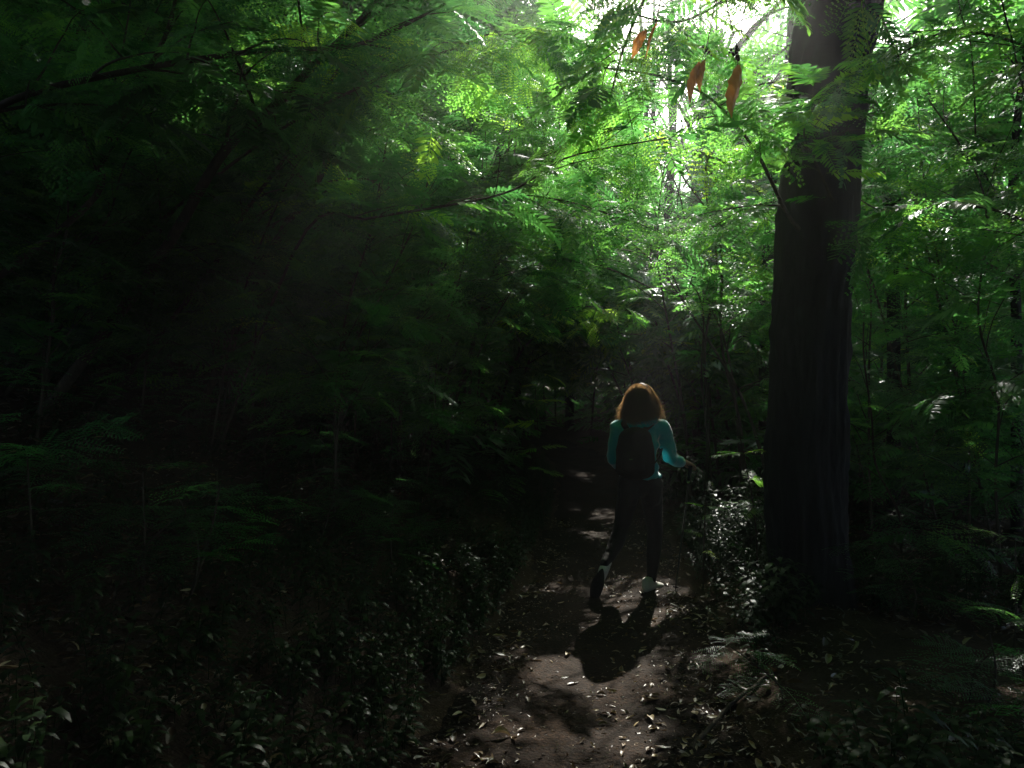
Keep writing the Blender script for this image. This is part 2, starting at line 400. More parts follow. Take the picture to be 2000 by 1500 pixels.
# ------------------------------------------------------------------ feathery (twice-divided) leaf templates
def leaf_template(lod, seed):
    """a leaf along +X with length 1, leaflets spread in Y, droop in -Z"""
    g = np.random.default_rng(seed)
    V, Fq = [], []
    def quad(a, b, c, d):
        n = len(V); V.extend([a, b, c, d]); Fq.append([n, n + 1, n + 2, n + 3])
    droop = g.uniform(0.08, 0.35)
    curl = g.uniform(-0.12, 0.12)
    def rach(t): return np.array([t * (1 - 0.1 * droop), curl * t * t, -droop * t * t])
    def leaflet(p, d, w, l, nrm):
        s = unit(np.cross(nrm, d))
        s = unit(s + nrm * g.uniform(-0.35, 0.35))
        quad(p, p + d * l * 0.45 + s * w, p + d * l, p + d * l * 0.5 - s * w)
    if lod == 'pinnate':       # one row of oblong leaflets each side
        n = 11
        for i in range(n):
            t = 0.15 + 0.82 * i / (n - 1)
            for s in (-1, 1):
                a = R(g.uniform(58, 72)) * (1 - 0.25 * t)
                d = unit([math.cos(a), s * math.sin(a), g.uniform(-0.28, 0.02)])
                L = 0.30 * (math.sin(math.pi * min(0.97, 0.22 + 0.68 * t)) ** 0.6) * g.uniform(0.88, 1.1)
                p = rach(t); nrm = np.array([0, 0, 1.0]); sd = unit(np.cross(nrm, d)); w = 0.034
                sd = unit(sd + nrm * g.uniform(-.25, .25)); bend = np.array([0, 0, -0.02])
                m1 = p + d * L * 0.3; m2 = p + d * L * 0.72 + bend; e = p + d * L + bend * 2
                quad(p, m1 + sd * w, m1 - sd * w * 0.2, m1 - sd * w)
                quad(m1 + sd * w, m2 + sd * w * 0.9, m2 - sd * w * 0.9, m1 - sd * w)
                quad(m2 + sd * w * .9, e + sd * w * 0.15, e - sd * w * .15, m2 - sd * w * .9)
        for i in range(6):
            a, b_ = rach(i / 6), rach((i + 1) / 6); w = 0.006
            quad(a + [0, w, 0], b_ + [0, w, 0], b_ - [0, w, 0], a - [0, w, 0])
        return np.array(V), np.array(Fq)
    npair = {0: 8, 1: 7, 2: 6}[lod]
    for i in range(npair):
        t = 0.16 + 0.80 * i / (npair - 1)
        for s in (-1, 1):
            if g.random() < 0.05: continue
            a = R(g.uniform(52, 68)) * (1 - 0.28 * t)
            Lp = 0.46 * (math.sin(math.pi * min(0.95, 0.25 + 0.62 * t)) ** 0.7) * g.uniform(0.88, 1.1)
            d0 = np.array([math.cos(a), s * math.sin(a), g.uniform(-0.12, 0.05)])
            pd = g.uniform(0.1, 0.4)
            p0 = rach(t)
            def P(u): return p0 + d0 * Lp * u + np.array([0.06 * u * u * Lp, 0, -pd * Lp * u * u])
            if lod == 0:
                n = 10
                for k in range(n):
                    u = 0.06 + 0.94 * k / (n - 1); dd = unit(P(u + .05) - P(u))
                    sd = unit(np.cross([0, 0, 1.0], dd))
                    l = 0.058 * (1 - 0.45 * abs(u - 0.45) ** 1.5)
                    for q in (-1, 1):
                        dv = unit(dd * 0.45 + sd * q + np.array([0, 0, g.uniform(-0.2, 0.1)]))
                        leaflet(P(u), dv, 0.0105, l * 1.05, np.array([0, 0, 1.0]))
            elif lod == 1:
                n = 5
                for k in range(n):
                    u = 0.05 + 0.88 * k / (n - 1); dd = unit(P(u + .05) - P(u)); sd = unit(np.cross([0, 0, 1.0], dd))
                    l = 0.062 * (1 - 0.4 * abs(u - 0.45))
                    for q in (-1, 1):
                        dv = unit(dd * 0.55 + sd * q + np.array([0, 0, g.uniform(-0.2, 0.1)]))
                        leaflet(P(u), dv, 0.022, l * 1.15, np.array([0, 0, 1.0]))
            else:
                e = P(1.0); mid = P(0.5); dd = unit(e - p0); sd = unit(np.cross([0, 0, 1.0], dd)); sd = unit(sd + np.array([0, 0, g.uniform(-.4, .4)]))
                w = 0.052
                quad(P(0.02) - sd * w * .4, P(0.02) + sd * w * .4, mid + sd * w, mid - sd * w)
                quad(mid - sd * w, mid + sd * w, e + sd * w * .25, e - sd * w * .25)
    nr = {0: 6, 1: 4, 2: 0}[lod]
    for i in range(nr):
        a, b_ = rach(i / nr), rach((i + 1) / nr); w = 0.006
        quad(a + [0, w, 0], b_ + [0, w, 0], b_ - [0, w, 0], a - [0, w, 0])
    return np.array(V), np.array(Fq)
TPL = {k: [leaf_template(k, 100 + i) for i in range(5)] for k in (0, 1, 2, 'pinnate')}

def place_leaves(mb, pos, dirs, ups, scale, tint, kinds, g):
    """put leaf templates at many places; kinds is an array of template keys"""
    if len(pos) == 0: return
    X = unit(dirs); Z = unit(ups); Yv = unit(np.cross(Z, X)); Z = np.cross(X, Yv)
    M = np.stack([X, Yv, Z], -1)           # columns
    var = g.integers(0, 5, len(pos))
    for k in set(kinds):
        for v in range(5):
            sel = np.array([kk == k for kk in kinds]) & (var == v)
            if not sel.any(): continue
            TV, TF = TPL[k][v]
            W = np.einsum('nij,vj->nvi', M[sel], TV) * scale[sel][:, None, None] + pos[sel][:, None, :]
            n = sel.sum(); nv = len(TV)
            FF = TF[None] + (np.arange(n) * nv)[:, None, None]
            mb.add(W.reshape(-1, 3), FF.reshape(-1, 4), np.repeat(tint[sel], nv))
def lod_for(P, g, pinn=0.15):
    d = np.linalg.norm(P - np.array([0, 0, CAMZ]), axis=1)
    beh = P[:, 1] < 0.5
    out = np.where(beh | (d > 8.5), 2, np.where(d > 4.6, 1, 0)).astype(object)
    m = (d < 9) & ~beh & (g.random(len(P)) < pinn)
    out[m] = 'pinnate'
    return out

# ------------------------------------------------------------------ woody plants
def branchy(stem, r0, r1, g, nbr, t0, blen, spacing=0.085, elev=(10, 45), sag=0.5, bias=None, fscale=(0.2, 0.3), tipfan=5, taper_len=0.5, cull=True, near_ok=False, sub=True):
    """a stem polyline; returns wood MB and leaf arrays"""
    wood = MB()
    S = resample(stem, max(12, len(stem) * 5))
    rr = r0 + (r1 - r0) * np.linspace(0, 1, len(S)) ** 0.8
    wood.tube(S, rr, 8)
    T = unit(np.gradient(S, axis=0))
    pos, dirs, ups = [], [], []
    def leaves_on(B, start, sp):
        seg = np.linalg.norm(np.diff(B, axis=0), axis=1); L = seg.sum(); cum = np.concatenate([[0], np.cumsum(seg)])
        s = L * start; side = 1
        while s < L:
            p = np.array([np.interp(s, cum, B[:, k]) for k in range(3)])
            i = min(int(np.searchsorted(cum, s)), len(B) - 2); i = max(i - 1, 0)
            d = unit(B[i + 1] - B[i])
            sd = unit(np.cross([0, 0, 1.0], d)) * side
            dv = unit(d * g.uniform(0.3, 0.8) + sd + np.array([0, 0, g.uniform(-0.35, 0.15)]))
            pos.append(p); dirs.append(dv); ups.append(unit(np.array([g.normal(0, .42), g.normal(0, .42), 1.0])))
            s += sp * g.uniform(0.7, 1.3); side = -side
        for q in range(tipfan // 2 + 1):
            d = unit(B[-1] - B[-2])
            pos.append(B[-1]); dirs.append(unit(d + np.array([g.normal(0, .5), g.normal(0, .5), g.uniform(-.4, .2)]))); ups.append(unit(np.array([g.normal(0, .3), g.normal(0, .3), 1.0])))
    az = g.uniform(0, 6.28)
    for b in range(nbr):
        t = t0 + (1 - t0) * (b + g.uniform(0, .8)) / nbr
        i = min(int(t * (len(S) - 1)), len(S) - 1)
        az += 2.4 + g.normal(0, .4)
        e = R(g.uniform(*elev))
        d = np.array([math.cos(az) * math.cos(e), math.sin(az) * math.cos(e), math.sin(e)])
        d = unit(d + T[i] * 0.5 + (np.array(bias) if bias is not None else 0))
        L = blen * g.uniform(0.6, 1.15) * (1.15 - 0.55 * t)
        n = 7; B = [S[i]]
        dd = d.copy()
        for q in range(n):
            dd = unit(dd + np.array([g.normal(0, .08), g.normal(0, .08), -sag / n + g.normal(0, .05)]))
            B.append(B[-1] + dd * L / n)
        B = np.array(B)
        rb = min(rr[i] * 0.55, 0.006 + 0.006 * L)
        if cull and keep(B[len(B) // 2][None], np.array([0.02]), near_ok, 0)[0] == False: continue
        wood.tube(B, np.linspace(rb, 0.002, len(B)), 4)
        leaves_on(B, 0.15, spacing)
        if sub and L > 0.7:
            for q in range(2):
                j = g.integers(2, 5); d2 = unit((B[j + 1] - B[j]) + unit(np.cross([0, 0, 1], d)) * (L * 0.25) * (1 if q else -1) + np.array([0, 0, g.uniform(-.05, .1)]) * L)
                C_ = np.array([B[j] + d2 * L * 0.45 * u + np.array([0, 0, -0.12 * L * u * u]) for u in np.linspace(0, 1, 5)])
                wood.tube(C_, np.linspace(rb * .6, 0.0015, 5), 4)
                leaves_on(C_, 0.2, spacing)
    if tipfan:
        for q in range(tipfan):
            a = g.uniform(0, 6.28)
            pos.append(S[-1]); dirs.append(unit(np.array([math.cos(a), math.sin(a), g.uniform(-.2, .5)]))); ups.append(np.array([0, 0, 1.0]))
    pos = np.array(pos).reshape(-1, 3); dirs = np.array(dirs).reshape(-1, 3); ups = np.array(ups).reshape(-1, 3)
    sc_ = g.uniform(*fscale, len(pos))
    return wood, pos, dirs, ups, sc_

def woody(name, label, cat, stem, r0, r1, seed, nbr, t0, blen, group=None, tint=0.42, pinn=0.38, gaps=1.0, near_ok=False, leafname="foliage", woodname="stem", parent=None, extra_stems=(), **kw):
    g = np.random.default_rng(seed)
    stem = np.asarray(stem, float)
    if parent is None:
        root = empty(name, tuple(stem[0])); tag(root, label, cat, group)
    else: root = parent
    wood, pos, dirs, ups, sc_ = branchy(stem, r0, r1, g, nbr, t0, blen, near_ok=near_ok, **kw)
    for (st, a, b_, nb) in extra_stems:
        w2, p2, d2, u2, s2 = branchy(np.asarray(st, float), a, b_, g, nb, 0.3, blen, near_ok=near_ok, **kw)
        for V_, F_, T_ in zip(w2.V, w2.F, w2.T): 
            wood.V.append(V_); wood.F.append(F_ + wood.n); wood.T.append(T_)
        wood.n += w2.n
        pos = np.vstack([pos, p2]); dirs = np.vstack([dirs, d2]); ups = np.vstack([ups, u2]); sc_ = np.concatenate([sc_, s2])
    k = keep(pos + dirs * sc_[:, None] * 0.5, g.random(len(pos)), near_ok, gaps)
    pos, dirs, ups, sc_ = pos[k], dirs[k], ups[k], sc_[k]
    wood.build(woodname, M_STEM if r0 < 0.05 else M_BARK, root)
    fol = MB()
    if len(pos):
        place_leaves(fol, pos, dirs, ups, sc_, np.clip(g.normal(tint, .19, len(pos)), 0, 1), lod_for(pos, g, pinn), g)
        fol.build(leafname, M_LEAF, root, smooth=False, tint=True)
    return root

def gpoint(x, y): return np.array([x, y, float(ground(x, y)) - 0.03])

# ------------------------------------------------------------------ the big trunk at the right
def big_tree():
    root = empty("forest_tree", (2.0, 5.1, float(ground(2.0, 5.1))))
    tag(root, "thick dark trunk rising the full height of the picture right of the walker", "tree")
    prof = [(1590, 1245, 110), (1583, 1190, 84), (1584, 1120, 73), (1578, 1050, 70), (1571, 960, 72), (1574, 860, 71), (1576, 740, 69), (1580, 620, 69), (1589, 500, 70), (1597, 380, 71), (1606, 260, 70), (1617, 150, 70), (1633, 60, 72), (1644, 0, 74), (1652, -60, 72), (1664, -180, 68), (1680, -400, 64), (1700, -800, 60), (1725, -1300, 52)]
    D = 5.1
    P = np.array([at(a, b, D) for a, b, _ in prof]); rad = np.array([w / F * D for *_, w in prof])
    n = 260; t = np.linspace(0, len(P) - 1, n)
    C_ = np.stack([np.interp(t, np.arange(len(P)), P[:, k]) for k in range(3)], -1); rr = np.interp(t, np.arange(len(P)), rad)
    zz = np.linspace(C_[0, 2], 9.5, n); 
    C_ = np.stack([np.interp(zz, P[:, 2], P[:, 0]), np.full(n, D), zz], -1); rr = np.interp(zz, P[:, 2], rad)
    ker = np.ones(9) / 9
    for k in (0,): C_[4:-4, k] = np.convolve(C_[:, k], ker, 'valid')
    rr[4:-4] = np.convolve(rr, ker, 'valid')
    sides = 72; a = np.arange(sides) / sides * 2 * math.pi
    A = np.tile(a, (n, 1)); Z = np.tile(zz[:, None], (1, sides))
    rid = 0.5 + 0.5 * np.sin(A * 17 + 2.2 * np.sin(Z * 2.1 + A * 2) + 1.2 * np.sin(Z * 7))
    lump = 0.02 * np.sin(A * 3 + Z * 1.3) + 0.014 * np.sin(A * 5 - Z * 2.1 + 1)
    fine = np.array([[noise.noise(Vector((math.cos(x) * 4, math.sin(x) * 4, z * 3.0))) for x in a] for z in zz])
    fine2 = np.array([[noise.noise(Vector((math.cos(x) * 12, math.sin(x) * 12, z * 9.0))) for x in a] for z in zz])
    flare = np.clip(0.35 - Z, 0, 1) * 0.20 * (0.5 + 0.5 * np.sin(A * 5 + 0.7))
    Rr = rr[:, None] * (1 + lump) + 0.016 * rid + 0.02 * fine + 0.016 * fine2 + flare
    V = np.stack([C_[:, None, 0] + Rr * np.cos(A), C_[:, None, 1] + Rr * np.sin(A), Z], -1).reshape(-1, 3)
    i = np.arange(n - 1)[:, None] * sides; j = np.arange(sides)[None, :]; j2 = (j + 1) % sides
    Fq = np.stack([i + j, i + j2, i + sides + j2, i + sides + j], -1).reshape(-1, 4)
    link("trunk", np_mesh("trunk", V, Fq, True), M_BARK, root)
    g = np.random.default_rng(3)
    # limbs and crown far above the frame
    top = C_[-1]; mb = MB()
    pos = []
    for q in range(9):
        az = q * 2.4; z0 = 7.0 + 2.5 * g.random(); s = np.array([np.interp(z0, zz, C_[:, 0]), D, z0])
        e = s + np.array([math.cos(az) * 2.8, math.sin(az) * 2.8, 1.5 + g.random()])
        B = resample(np.array([s, (s + e) / 2 + [0, 0, .4], e]), 10); mb.tube(B, np.linspace(.09, .02, 10), 6)
        for w in range(110): 
            pos.append(B[g.integers(3, 10)] + g.normal(0, [.75, .75, .4]))
    mb.build("limb", M_BARK, root)
    pos = np.array(pos); k = keep(pos, g.random(len(pos))); pos = pos[k]
    fol = MB(); az = g.uniform(0, 6.28, len(pos))
    place_leaves(fol, pos, np.stack([np.cos(az), np.sin(az), g.uniform(-.3, .2, len(pos))], -1), np.tile([0, 0, 1.0], (len(pos), 1)) + g.normal(0, .3, (len(pos), 3)), g.uniform(.4, .6, len(pos)), np.clip(g.normal(.45, .1, len(pos)), 0, 1), np.full(len(pos), 2, object), g)
    fol.build("crown", M_LEAF, root, smooth=False, tint=True)
    # the leafy spray that crosses the trunk
    st = pp([(1640, 420, 4.95), (1600, 330, 4.7), (1570, 260, 4.45), (1600, 190, 4.2)])
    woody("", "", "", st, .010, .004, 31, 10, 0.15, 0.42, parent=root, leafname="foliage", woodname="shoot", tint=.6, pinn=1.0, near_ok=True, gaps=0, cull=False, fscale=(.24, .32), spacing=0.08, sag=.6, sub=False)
    return root
BIG = big_tree()

# ------------------------------------------------------------------ saplings arching in from the left bank
def stem_from(base_xy, pts):
    b = gpoint(*base_xy)
    return np.vstack([b, pp(pts)])
LEFT = [
 ("sapling", "dark stem bowing low across the upper left corner", (-3.6, 3.9), [(-150, 330, 3.7), (0, 205, 3.6), (210, 145, 3.6), (500, 98, 3.7), (700, 85, 3.9), (870, 5, 4.1)], .020, .006, 10, .75),
 ("sapling", "thickest arching stem slanting up from the dark left bank to the top edge", (-3.0, 4.9), [(300, 520, 4.7), (430, 305, 4.5), (520, 220, 4.4), (610, 130, 4.3), (740, 0, 4.3), (840, -120, 4.3)], .032, .012, 12, .9),
 ("sapling", "dark steep stem bending up just right of the thickest arching stem", (-2.4, 5.8), [(540, 470, 5.4), (600, 390, 5.3), (650, 290, 5.2), (690, 200, 5.1), (722, 115, 5.0), (735, 20, 5.0)], .026, .010, 14, .9),
 ("sapling", "thin straight stem leaning right between the two heavier left stems", (-2.9, 5.4), [(430, 500, 5.2), (480, 410, 5.1), (560, 300, 5.0), (650, 150, 4.9), (700, 60, 4.9)], .016, .006, 10, .7),
 ("sapling", "thin upright stem near the left edge under the low bowing one", (-3.9, 4.5), [(150, 420, 4.4), (200, 300, 4.3), (270, 170, 4.2), (330, 50, 4.2), (350, -60, 4.2)], .018, .007, 11, .8),
 ("sapling", "long pale stem arching far out over the path towards the sky gap", (-2.0, 5.2), [(590, 460, 4.9), (720, 425, 4.7), (870, 400, 4.4), (1000, 370, 4.2), (1110, 305, 4.1), (1300, 268, 4.1)], .009, .003, 9, .55),
 ("sapling", "slender stem curving over the walker's head height from the left bank", (-1.6, 7.2), [(690, 520, 6.8), (800, 430, 6.6), (930, 350, 6.4), (1050, 310, 6.2), (1180, 250, 6.2)], .018, .006, 13, .85),
 ("sapling", "low leafy stem reaching right over the bend of the path", (-0.9, 8.8), [(850, 600, 8.5), (950, 530, 8.2), (1060, 500, 8.0), (1180, 520, 7.8), (1270, 560, 7.6)], .02, .006, 16, .9),
]
for i, (nm, lab, bxy, pts, r0, r1, nbr, bl) in enumerate(LEFT):
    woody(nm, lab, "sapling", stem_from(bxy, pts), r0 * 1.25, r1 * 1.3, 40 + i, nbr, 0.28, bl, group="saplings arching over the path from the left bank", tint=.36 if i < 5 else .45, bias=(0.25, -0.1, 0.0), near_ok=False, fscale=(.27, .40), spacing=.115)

# ------------------------------------------------------------------ trees with trunks one can tell apart
def tree(label, pts, r0, r1, seed, extra=(), nbr=16, bl=1.5, tint=.48, t0=.35, group=None, base=None, **kw):
    st = np.array([at(*p) for p in pts])
    b = gpoint(*(base if base is not None else (st[0][0], st[0][1])))
    st = np.vstack([b, st])
    kw.setdefault('fscale', (.26, .40)); kw.setdefault('spacing', .12)
    return woody("forest_tree", label, "tree", st, r0, r1, seed, nbr, t0, bl, group=group, tint=tint, woodname="trunk", leafname="crown", pinn=.05,
                 extra_stems=[(np.array([at(*p) for p in e]), a, b_, nb) for (e, a, b_, nb) in extra], **kw)
tree("forked dark tree whose two limbs spread into a V near the right edge", [(1875, 560, 9), (1885, 400, 9), (1908, 300, 9), (1925, 180, 9.1), (1938, 60, 9.2), (1960, -200, 9.4)], .12, .05, 60,
     extra=[([(1888, 400, 9), (1935, 300, 8.9), (1972, 200, 8.8), (2000, 60, 8.7), (2030, -150, 8.6)], .09, .04, 10)], nbr=16, bl=1.3)
tree("dark trunk half hidden just left of the thick foreground trunk", [(1497, 600, 9.5), (1503, 470, 9.5), (1516, 380, 9.5), (1530, 240, 9.5), (1546, 60, 9.5), (1560, -250, 9.5)], .10, .05, 61, nbr=18, bl=1.4)
tree("short leaning trunk showing against the light right of the thick foreground trunk", [(1745, 600, 8), (1738, 420, 8), (1722, 300, 8), (1704, 190, 8), (1690, 60, 8), (1680, -200, 8)], .075, .04, 62, nbr=14, bl=1.3)
tree("faint slim trunk standing in the brightest gap of the sky", [(1300, 560, 15), (1304, 380, 15), (1312, 280, 15), (1308, 120, 15), (1318, -120, 15)], .07, .04, 63, nbr=14, bl=1.5, t0=.5)
tree("slim pale trunk seen through leaves left of the brightest sky gap", [(1012, 640, 13), (1030, 450, 13), (1060, 300, 13), (1075, 80, 13), (1085, -150, 13)], .06, .03, 64, nbr=18, bl=1.5)
tree("grey trunk slanting right behind the leaves in the middle of the thicket", [(900, 560, 12), (930, 420, 12), (975, 300, 12), (1000, 120, 12), (1010, -150, 12)], .07, .04, 65, nbr=20, bl=1.6)
tree("thin dark trunk in the shaded thicket at the far right edge", [(1985, 620, 7.2), (1975, 450, 7.2), (1985, 250, 7.2), (2010, 60, 7.2)], .055, .03, 66, nbr=16, bl=1.2)

# saplings on the right-hand side and the bank of thicket behind the walker
def sapling_at(x, y, h, lean, seed, label, group, nbr=14, bl=.9, r=.02, tint=.45, t0=.15, name="sapling", cat="sapling", **kw):
    b = gpoint(x, y); g = np.random.default_rng(seed)
    t = np.linspace(0, 1, 6)[:, None]
    st = b + np.array([0, 0, h]) * (t ** 0.9) + np.array([lean[0], lean[1], 0]) * t ** 1.7 + g.normal(0, .085 * h / 3, (6, 3)) * t + np.concatenate([np.sin(t * 5 + seed), np.cos(t * 4 + seed), t * 0], 1) * .07 * np.sqrt(t)
    return woody(name, label, cat, st, r, .005, seed, nbr, t0, bl, group=group, tint=tint, **kw)
RIGHT = [
 (3.3, 5.2, 3.2, (-.5, -.3), "leafy sapling at the right edge hanging over the lit fern"),
 (2.9, 6.2, 3.6, (-.2, .2), "bushy sapling immediately right of the thick trunk"),
 (3.9, 6.6, 3.9, (-.6, 0), "tall sapling in front of the forked tree"),
 (2.7, 7.6, 3.4, (.4, 0), "slim sapling behind the thick trunk on its right"),
 (4.6, 7.9, 4.3, (-.2, -.4), "broad sapling with yellowish leaves below the forked tree"),
 (1.95, 7.4, 3.6, (-.6, 0), "sapling hanging its leaves left of the thick trunk"),
 (2.3, 9.0, 4.2, (-.5, .1), "bright sapling between the walker and the thick trunk"),
]
for i, (x, y, h, ln, lab) in enumerate(RIGHT):
    sapling_at(x, y, h, ln, 200 + i, lab, "saplings right of the path", nbr=17, bl=.95, tint=.46, r=.012, fscale=(.26, .38), spacing=.11)
# thicket further back, walls both sides of the path's bend
g = np.random.default_rng(11); n = 0
SP = []
for y in np.arange(8.6, 21, 1.35):
    for x in np.arange(-0.75 * y, 0.75 * y, 1.75):
        xx = x + g.uniform(-.6, .6); yy = y + g.uniform(-.6, .6)
        if abs(xx - xc(yy)) < 1.0 and yy < 17: continue
        SP.append((xx, yy))
for i, (xx, yy) in enumerate(SP):
    far = yy > 13
    lab = ("distant thicket sapling catching sun behind the bend of the path" if far else "thicket sapling in the middle distance behind the walker")
    sapling_at(xx, yy, g.uniform(3.0, 5.2), (g.normal(0, .5), g.normal(0, .4)), 400 + i, lab, "distant thicket saplings" if far else "thicket saplings behind the walker",
               nbr=15 if far else 17, bl=1.3 if far else 1.1, tint=.5, r=.025, fscale=(.32, .48) if far else (.28, .42), spacing=.15 if far else .11, sub=True)
g = np.random.default_rng(12)
for i in range(30):
    y = 7.2 + 7.5 * i / 30 + g.uniform(-.3, .3); sd = 1 if i % 2 else -1
    x = xc(y) + sd * (hw(y) + g.uniform(.5, 1.3)); h = g.uniform(3.0, 4.6)
    sapling_at(x, y, h, (-sd * g.uniform(.9, 1.9), g.uniform(-.8, .2)), 600 + i, "sapling bending over the path beyond the walker from the " + ("right" if sd > 0 else "left"),
               "saplings bending over the path beyond the walker", nbr=20, bl=1.2, tint=.52, r=.022, t0=.35, elev=(-5, 35), fscale=(.26, .40), spacing=.10)
NEAR = [
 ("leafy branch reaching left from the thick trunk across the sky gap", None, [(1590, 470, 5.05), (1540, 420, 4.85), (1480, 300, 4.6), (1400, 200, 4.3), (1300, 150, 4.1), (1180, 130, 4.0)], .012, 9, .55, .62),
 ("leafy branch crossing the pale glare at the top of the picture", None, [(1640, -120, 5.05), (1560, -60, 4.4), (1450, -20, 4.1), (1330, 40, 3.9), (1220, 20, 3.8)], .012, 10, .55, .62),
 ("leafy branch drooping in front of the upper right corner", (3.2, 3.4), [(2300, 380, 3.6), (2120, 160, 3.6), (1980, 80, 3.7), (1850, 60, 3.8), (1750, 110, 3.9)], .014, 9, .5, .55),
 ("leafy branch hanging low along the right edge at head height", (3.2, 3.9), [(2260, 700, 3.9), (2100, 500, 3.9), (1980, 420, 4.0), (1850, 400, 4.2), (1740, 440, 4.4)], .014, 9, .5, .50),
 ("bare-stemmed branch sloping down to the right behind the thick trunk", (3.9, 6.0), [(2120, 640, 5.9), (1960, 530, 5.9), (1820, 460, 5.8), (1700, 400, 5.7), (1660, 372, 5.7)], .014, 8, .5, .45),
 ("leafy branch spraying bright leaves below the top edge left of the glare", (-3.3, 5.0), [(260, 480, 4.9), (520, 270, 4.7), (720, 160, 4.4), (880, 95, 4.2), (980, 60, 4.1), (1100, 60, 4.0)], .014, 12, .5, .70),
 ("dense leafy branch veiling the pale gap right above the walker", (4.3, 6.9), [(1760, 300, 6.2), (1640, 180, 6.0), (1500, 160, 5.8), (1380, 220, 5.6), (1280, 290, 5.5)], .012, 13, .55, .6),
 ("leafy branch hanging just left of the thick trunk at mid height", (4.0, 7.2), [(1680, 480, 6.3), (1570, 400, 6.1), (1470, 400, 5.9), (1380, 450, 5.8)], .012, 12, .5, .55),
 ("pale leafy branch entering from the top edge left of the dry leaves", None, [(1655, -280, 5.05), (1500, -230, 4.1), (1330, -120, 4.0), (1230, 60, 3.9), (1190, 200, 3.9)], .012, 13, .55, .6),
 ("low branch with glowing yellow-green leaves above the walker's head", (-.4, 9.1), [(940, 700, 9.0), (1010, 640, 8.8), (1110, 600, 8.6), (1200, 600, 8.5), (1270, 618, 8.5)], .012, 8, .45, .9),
 ("leafy branch hanging over the middle of the picture above the walker", (-2.6, 6.4), [(480, 640, 6.3), (660, 490, 6.1), (830, 410, 5.8), (980, 380, 5.5), (1100, 390, 5.3), (1230, 430, 5.2)], .014, 12, .55, .5),
]
for i, (lab, bxy, pts, r0, nbr, bl, tn) in enumerate(NEAR):
    if bxy is None:
        woody("", "", "", pp(pts), r0 * 1.3, .004, 900 + i, nbr, .25, bl, tint=tn, near_ok=True, gaps=.35, fscale=(.24, .36), spacing=.08, pinn=.25, elev=(-15, 25), sag=.5, parent=BIG, woodname="branch", leafname="foliage")
        continue
    woody("overhanging_branch", lab, "branch", stem_from(bxy, pts), r0, .004, 900 + i, nbr, .4, bl, group="leafy branches hanging into the picture", tint=tn, near_ok=True, gaps=.35, fscale=(.24, .36), spacing=.08, pinn=.25, elev=(-15, 25), sag=.5)
# low green growth that hides the ground of the far wood
pos = []
while len(pos) < 5200:
    y = g.uniform(7.5, 26); x = g.uniform(-.8 * y, .8 * y)
    if abs(x - xc(y)) < hw(y) + .25 and y < 18: continue
    pos.append((x, y, float(ground(x, y)) + g.uniform(.1, 1.5) * min(1, y / 12)))
pos = np.array(pos); az = g.uniform(0, 6.28, len(pos)); fol = MB()
pos = pos[keep(pos, g.random(len(pos)), gaps=0)]; az = az[:len(pos)]
place_leaves(fol, pos, np.stack([np.cos(az), np.sin(az), g.uniform(-.2, .4, len(pos))], -1), np.tile([0, 0, 1.0], (len(pos), 1)) + g.normal(0, .3, (len(pos), 3)), g.uniform(.3, .6, len(pos)), np.clip(g.normal(.4, .13, len(pos)), 0, 1), np.full(len(pos), 2, object), g)
tag(fol.build("undergrowth", M_LEAF, None, smooth=False, tint=True), "dense low green growth filling the floor of the wood", "undergrowth", kind="stuff")
# undergrowth saplings on the shaded left bank
for i in range(64):
    x = -g.uniform(.6, 6.4); y = g.uniform(3.2, 10.5)
    if x / y < -0.85: x = -0.8 * y
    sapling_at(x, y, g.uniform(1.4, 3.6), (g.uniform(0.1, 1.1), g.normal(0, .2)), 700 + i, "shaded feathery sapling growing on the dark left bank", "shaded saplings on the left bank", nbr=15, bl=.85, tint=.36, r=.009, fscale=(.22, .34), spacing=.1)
for i in range(14):
    x = g.uniform(2.7, 5.6); y = g.uniform(4.6, 8.5)
    if x / y < .42: continue
    sapling_at(x, y, g.uniform(0.9, 2.2), (g.normal(0, .3), g.normal(0, .2)), 800 + i, "low shaded sapling in the undergrowth right of the thick trunk", "shaded undergrowth saplings on the right", nbr=10, bl=.6, tint=.33, r=.010, fscale=(.18, .28))

